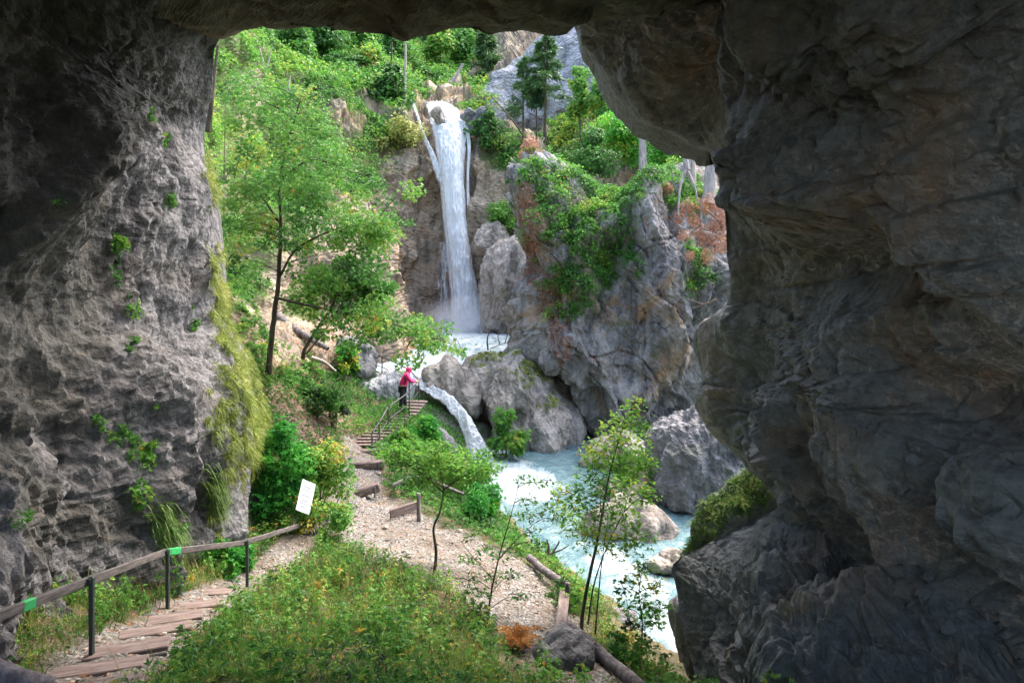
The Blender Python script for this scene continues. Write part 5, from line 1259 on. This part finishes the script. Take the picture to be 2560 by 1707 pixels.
for (u, v, y) in ((66, 1512, 7.05), (424, 1380, 10.9)):
    a, b2 = (at(-260, 1640, 5.6), at(220, 1452, 8.0)) if u < 200 else (at(412, 1380, 10.7), at(612, 1356, 13.4))
    t = (y - a.y) / (b2.y - a.y); p = a.lerp(b2, t); d = (b2 - a).normalized()
    beam('marking', p - d * (0.09 if u < 200 else 0.22), p + d * (0.09 if u < 200 else 0.22), 0.062, 0.107, 'tape', hr, label='green marking wrapped on the rail')
round_beam('log', at(-160, 1628, 5.4), at(118, 1718, 5.5), 0.10, 'deadwood', None, 0.05, label='dark log lying in the bottom left corner of the cave', cat='log')

# --- plank steps on the left path
for i, (u, v, y, w, rz) in enumerate([(520, 1487, 12.2, .75, .25), (495, 1520, 11.2, .8, .3), (430, 1552, 10.2, .9, .35), (385, 1585, 9.3, .9, .3), (320, 1632, 8.4, 1.0, .28), (255, 1682, 7.6, 1.0, .3), (205, 1735, 6.9, 1.0, .25)]):
    p = on_ground(u, v, y)
    st = thing('wooden_step', (p.x + random.uniform(-.08, .08), p.y, p.z - 0.01), ['short reddish step at the top of the left plank path', 'second plank step from the top of the left path', 'leaf covered plank step right of the second post', 'wide plank step with a dark gap beyond the tall rail post',
               'long pale plank step beside the nearest rail post', 'brown plank step second from the bottom of the picture', 'lowest plank step at the bottom edge of the picture'][i], 'step', 'plank steps beside the handrail', rz + random.uniform(-.16, .16))
    w *= random.uniform(0.82, 1.02); st.rotation_euler[0] = random.uniform(-.06, .06); st.rotation_euler[1] = random.uniform(-.05, .05)
    o = bm_mesh('tread', box_bm(w, 0.30, 0.06, 0.012), M['plank'], st); o.location = (0, 0.05, 0.02)
    o = bm_mesh('riser', box_bm(w * 0.97, 0.06, 0.16, 0.012), M['beam'], st); o.location = (0.01, -0.18, -0.06)

# --- sign
p = on_ground(757, 1330, 17.0)
sg = thing('sign', tuple(p), 'tilted white notice board on a thin post in the bushes', 'sign', rz=0.0)
top = at(766, 1240, p.y - 0.1)
beam('post', (p.x, p.y, p.z - 0.2), (p.x + 0.05, p.y, top.z + 0.2), 0.035, 0.035, 'post', sg)
b = box_bm(0.40, 0.02, 0.78, 0.004)
bd = bm_mesh('board', b, M['sign'], sg)
bd.location = top - sg.location + Vector((0, -0.05, 0)); bd.rotation_euler = (math.radians(-26), math.radians(30), math.radians(44))
for kx, (z, w) in enumerate([(0.24, .22), (0.16, .26), (0.02, .26), (-0.1, .2), (-.18, .26), (-.26, .15)]):
    t = bm_mesh('print_line', box_bm(w, 0.004, 0.04, 0), M['print'], bd); t.location = (-0.02, -0.013, z)

# --- log steps on the gravel path
for (ua, va, ub, vb, y, lab) in [(868, 1140, 950, 1134, 24.0, 'highest log step, just below the plank stairs'), (872, 1172, 962, 1164, 22.4, 'middle log step below the plank stairs'), (880, 1243, 950, 1221, 20.3, 'lowest log step, tilted across the gravel path')]:
    a, b2 = at(ua, va, y), at(ub, vb, y + 0.15)
    a.z += 0.07; b2.z += 0.07
    st = thing('log_step', tuple((a + b2) / 2), lab, 'step', 'log steps on the gravel path')
    beam('log', a, b2, 0.30, 0.24, 'plank', st, bevel=0.035)
    for t in (0.12, 0.85):
        q = a.lerp(b2, t); round_beam('peg', (q.x, q.y - 0.16, q.z - 0.25), (q.x, q.y - 0.16, q.z + 0.07), 0.025, 'beam', st)
# retaining board and post at the path edge
rb_ = thing('retaining_board', tuple(at(1045, 1300, 18.8)), 'reddish retaining board with a grey post at the path edge', 'retaining board')
beam('board', at(975, 1285, 18.5), at(1044, 1262, 19.2), 0.06, 0.24, 'plank', rb_)
round_beam('post', at(1047, 1305, 18.6), at(1046, 1232, 18.6), 0.055, 'deadwood', rb_)
bare('driftwood_log', 'dark log lying under the flat sapling by the path edge', [[(985, 1215, 20.8), (1050, 1195, 20.8), (1160, 1235, 20)]], 'deadwood', 'log', r=.11)

# --- plank stairs with steel railing
sw = thing('wooden_stairs', tuple(at(905, 1120, 25)), 'narrow plank stairs climbing to the hiker above the cascade', 'stairs')
A0, A1 = Vector(at(906, 1112, 24.9)), Vector(at(1000, 1040, 27.5))
nst = 11
dirp = (A1 - A0); flat_d = Vector((dirp.x, dirp.y, 0)).normalized()
rzs = math.atan2(flat_d.y, flat_d.x)
for i in range(nst):
    q = A0.lerp(A1, i / (nst - 1))
    o = bm_mesh('tread', box_bm(0.29, 0.98 - 0.015 * i, 0.06, 0.008), M['plank'], sw); o.location = q - sw.location; o.rotation_euler = (random.uniform(-.02, .02), 0, rzs + random.uniform(-.03, .03) * 1 + 0.25)
nrm_s = Vector((-flat_d.y, flat_d.x, 0))
for s in (-0.42, 0.42):
    beam('side_beam', A0 + nrm_s * s - Vector((0, 0, .12)) - flat_d * .1, A1 + nrm_s * s - Vector((0, 0, .12)) + flat_d * .1, 0.07, 0.16, 'beam', sw)
pl0, pl1 = A1 + flat_d * 0.2, Vector(at(1040, 1000, 29.4))
for i in range(5):
    q = pl0.lerp(pl1, (i + 0.5) / 5)
    o = bm_mesh('platform_plank', box_bm(0.40, 1.05, 0.06, 0.008), M['plank'], sw); o.location = q - sw.location; o.rotation_euler = (0, 0, math.atan2((pl1 - pl0).y, (pl1 - pl0).x))
rl = thing('stair_railing', tuple(at(930, 1112, 24.8)), 'thin dark metal railing around the plank stairs and pool lookout', 'railing')
TOP = [Vector(at(*p)) for p in [(968, 1046, 25.2), (970, 1018, 26.2), (1023, 980, 27.4), (1047, 950, 29.2), (1023, 923, 30.6), (955, 891, 31.6), (936, 887, 32.2)]]
BOT = [(0, 0.95), (1, 1.05), (2, 1.05), (3, 1.0), (4, 1.0), (5, .95)]
TOPR = [Vector(at(930, 1082, 24.7)), Vector(at(948, 1056, 25.2))] + TOP[1:]
for a, b2 in zip(TOPR[:-1], TOPR[1:]):
    round_beam('top_rail', a, b2, 0.028, 'rail', rl, sides=7)
    round_beam('middle_rail', a - Vector((0, 0, .48)), b2 - Vector((0, 0, .48)), 0.02, 'rail', rl, sides=7)
for q in TOPR:
    round_beam('post', q - Vector((0, 0, 1.1)), q, 0.028, 'post', rl, sides=7)
# supports under the lookout
# --- log rails and plank at the right end of the path
lr1 = round_beam('log_rail', at(1322, 1396, 15.6), at(1418, 1462, 13.9), 0.085, 'deadwood', None, 0.03, label='log rail along the bank above the twin stem sapling', cat='log rail')
lr2 = round_beam('log_rail', at(1412, 1552, 12.6), at(1610, 1726, 10.1), 0.105, 'deadwood', None, 0.04, label='thick grey log rail slanting to the bottom edge beside the path', cat='log rail')
pb = beam('plank_beam', at(1412, 1478, 13.6), at(1398, 1600, 11.5), 0.20, 0.07, 'plank', label='pale beam lying across the path end by the log rails', cat='beam')
round_beam('rail_post', at(1419, 1552, 13.4), at(1419, 1456, 13.4), 0.05, 'deadwood', None, label='short dark post holding the upper log rail', cat='post')
ls = beam('log_step', at(1432, 1652, 10.9), at(1472, 1612, 11.5), 0.26, 0.20, 'plank', label='square wooden step wedged between the grey rock and log rail', cat='step')
ls2 = beam('log_step', at(1380, 1712, 9.9), at(1450, 1735, 10.2), 0.22, 0.18, 'plank', label='dark wooden step at the bottom edge below the flat rock', cat='step')

# --- bodies grown from jointed skeletons
def skin_body(name, verts, edges, radii, mat, parent, root=0, sub=2, **kw):
    me = bpy.data.meshes.new(name); me.from_pydata([tuple(v) for v in verts], edges, [])
    o = bpy.data.objects.new(name, me); COL.objects.link(o)
    o.parent = parent
    m = o.modifiers.new('skin', 'SKIN')
    for sv, r in zip(me.skin_vertices[0].data, radii):
        sv.radius = (r, r) if isinstance(r, (int, float)) else r
    me.skin_vertices[0].data[root].use_root = True
    s = o.modifiers.new('sub', 'SUBSURF'); s.levels = sub; s.render_levels = sub
    m.use_smooth_shade = True
    dg = bpy.context.evaluated_depsgraph_get()
    ev = bpy.data.meshes.new_from_object(o.evaluated_get(dg))
    ev.materials.clear(); ev.materials.append(mat)
    ev.polygons.foreach_set('use_smooth', np.ones(len(ev.polygons), bool))
    bpy.data.objects.remove(o)
    return link(name, ev, mat, parent, **kw)
class Sk:
    def __init__(self): self.v, self.e, self.r = [], [], []
    def add(self, p, r, prev=None):
        self.v.append(p); self.r.append(r)
        if prev is not None: self.e.append((prev, len(self.v) - 1))
        return len(self.v) - 1
# hiker: faces right (+x), leaning forward to the rail
hp = at(1006, 1026, 27.9)
pr = thing('person', tuple(hp), 'hiker in a hooded pink jacket leaning forward at the stair railing', 'person', rz=math.radians(12))
pr.scale = (1.12, 1.12, 1.12)
s = Sk()
pel = s.add((0, 0, .86), .13)
for sy in (-1, 1):
    hip = s.add((0, .09 * sy, .80), .10, pel); kn = s.add((.05 * sy + .03, .10 * sy, .45), .068, hip); an = s.add((.02 + .10 * sy, .10 * sy, .09), .045, kn)
    s.add((.14 + .10 * sy, .10 * sy, .05), .045, an)
ab = s.add((.05, 0, 1.02), .13, pel); ch = s.add((.13, 0, 1.24), .15, ab); nk = s.add((.22, 0, 1.40), .055, ch); hd = s.add((.27, 0, 1.50), .085, nk); s.add((.29, 0, 1.57), .075, hd)
nose = s.add((.365, 0, 1.50), .02, hd)
for sy in (-1, 1):
    sh_ = s.add((.17, .19 * sy, 1.30), .07, ch); el = s.add((.30, .25 * sy, 1.08), .05, sh_); wr = s.add((.50, .20 * sy, 1.06), .034, el); pm = s.add((.56, .19 * sy, 1.06), .036, wr)
    for kf, (dy, L_) in enumerate(((-.028, .06), (-.01, .075), (.01, .07), (.028, .055))):
        f1 = s.add((.59, (.19 + dy) * sy, 1.065), .010, pm); f2 = s.add((.59 + L_ * .5, (.19 + dy) * sy, 1.05), .009, f1); s.add((.59 + L_ * .7, (.19 + dy) * sy, 1.02), .008, f2)
    t1 = s.add((.55, .15 * sy, 1.07), .011, pm); s.add((.58, .135 * sy, 1.06), .009, t1)
skin_body('body', s.v, s.e, s.r, M['skin'], pr)
s = Sk()   # trousers
pel = s.add((0, 0, .86), .145)
for sy in (-1, 1):
    hip = s.add((0, .09 * sy, .80), .115, pel); kn = s.add((.05 * sy + .03, .10 * sy, .45), .085, hip); s.add((.02 + .10 * sy, .10 * sy, .12), .068, kn)
skin_body('trousers', s.v, s.e, s.r, M['black'], pr)
for sy in (-1, 1):
    s = Sk(); a = s.add((.0 + .10 * sy, .10 * sy, .12), .062); b_ = s.add((.03 + .10 * sy, .10 * sy, .05), .06, a); s.add((.18 + .10 * sy, .10 * sy, .045), .05, b_)
    skin_body('boot', s.v, s.e, s.r, M['boot'], pr)
s = Sk()   # jacket with hood
w0 = s.add((.0, 0, .84), .175); w1 = s.add((.05, 0, 1.02), .165, w0); c1 = s.add((.12, 0, 1.22), .185, w1); n1 = s.add((.20, 0, 1.38), .10, c1); h1 = s.add((.235, 0, 1.50), .118, n1); s.add((.245, 0, 1.59), .10, h1)
for sy in (-1, 1):
    sh_ = s.add((.16, .20 * sy, 1.29), .088, c1); el = s.add((.29, .26 * sy, 1.08), .07, sh_); s.add((.48, .205 * sy, 1.065), .055, el)
skin_body('jacket', s.v, s.e, s.r, M['pink'], pr)
s = Sk(); a = s.add((.04, -.19, 1.28), .022); b_ = s.add((.10, -.205, 1.15), .024, a); s.add((.08, -.185, .98), .02, b_)
skin_body('bag_strap', s.v, s.e, s.r, M['black'], pr)
s = Sk(); a = s.add((.345, -.035, 1.515), .012); s.add((.35, -.036, 1.516), .012, a); skin_body('eye', s.v, s.e, s.r, M['black'], pr)
s = Sk(); a = s.add((.345, .035, 1.515), .012); s.add((.35, .036, 1.516), .012, a); skin_body('eye', s.v, s.e, s.r, M['black'], pr)

# --- stones: on the gravel and on the cave floor
def stone_mesh(seed):
    bm = bmesh.new(); bmesh.ops.create_icosphere(bm, subdivisions=2, radius=1)
    P = np.array([v.co[:] for v in bm.verts]); d = 0.35 * perlin(P * 1.1 + seed) + 0.15 * facets(P, 0.8, .2, 0, seed)
    for v, x in zip(bm.verts, d): v.co *= 1 + float(x)
    me = bpy.data.meshes.new('stone'); bm.to_mesh(me); bm.free()
    V = np.array([v.co[:] for v in me.vertices]); F = np.array([list(p.vertices) for p in me.polygons])
    bpy.data.meshes.remove(me)
    return V, F
ST = [stone_mesh(3.7 * i) for i in range(5)]
def pebbles(name, C, sizes, mat):
    VV, FF, off = [], [], 0
    for c, sz in zip(C, sizes):
        V, F = ST[RNG.integers(0, 5)]
        a = RNG.uniform(0, 2 * PI); R = np.array([[math.cos(a), -math.sin(a), 0], [math.sin(a), math.cos(a), 0], [0, 0, 1]])
        V = (V * np.array([1, RNG.uniform(.6, 1), RNG.uniform(.4, .8)])) @ R.T * sz + c
        VV.append(V); FF.append(F + off); off += len(V)
    return link(name, new_mesh(name, np.vstack(VV), np.vstack(FF), False), M[mat], kind='stuff')
C = ground_pick(1500, -6.5, 3.6, 8, 23, lambda a, b: (1 - off_path(a, b)) * 0.9)
pebbles('path_pebbles', C, RNG.uniform(0.012, 0.045, len(C)) * (1 + (RNG.uniform(size=len(C)) < .06) * 1.2), 'tan')
C = ground_pick(900, 2.6, 6.0, 4.5, 9.0, lambda a, b: 0 * a + .9)
pebbles('cave_floor_stones', C, RNG.uniform(0.02, 0.10, len(C)), 'cave_right')
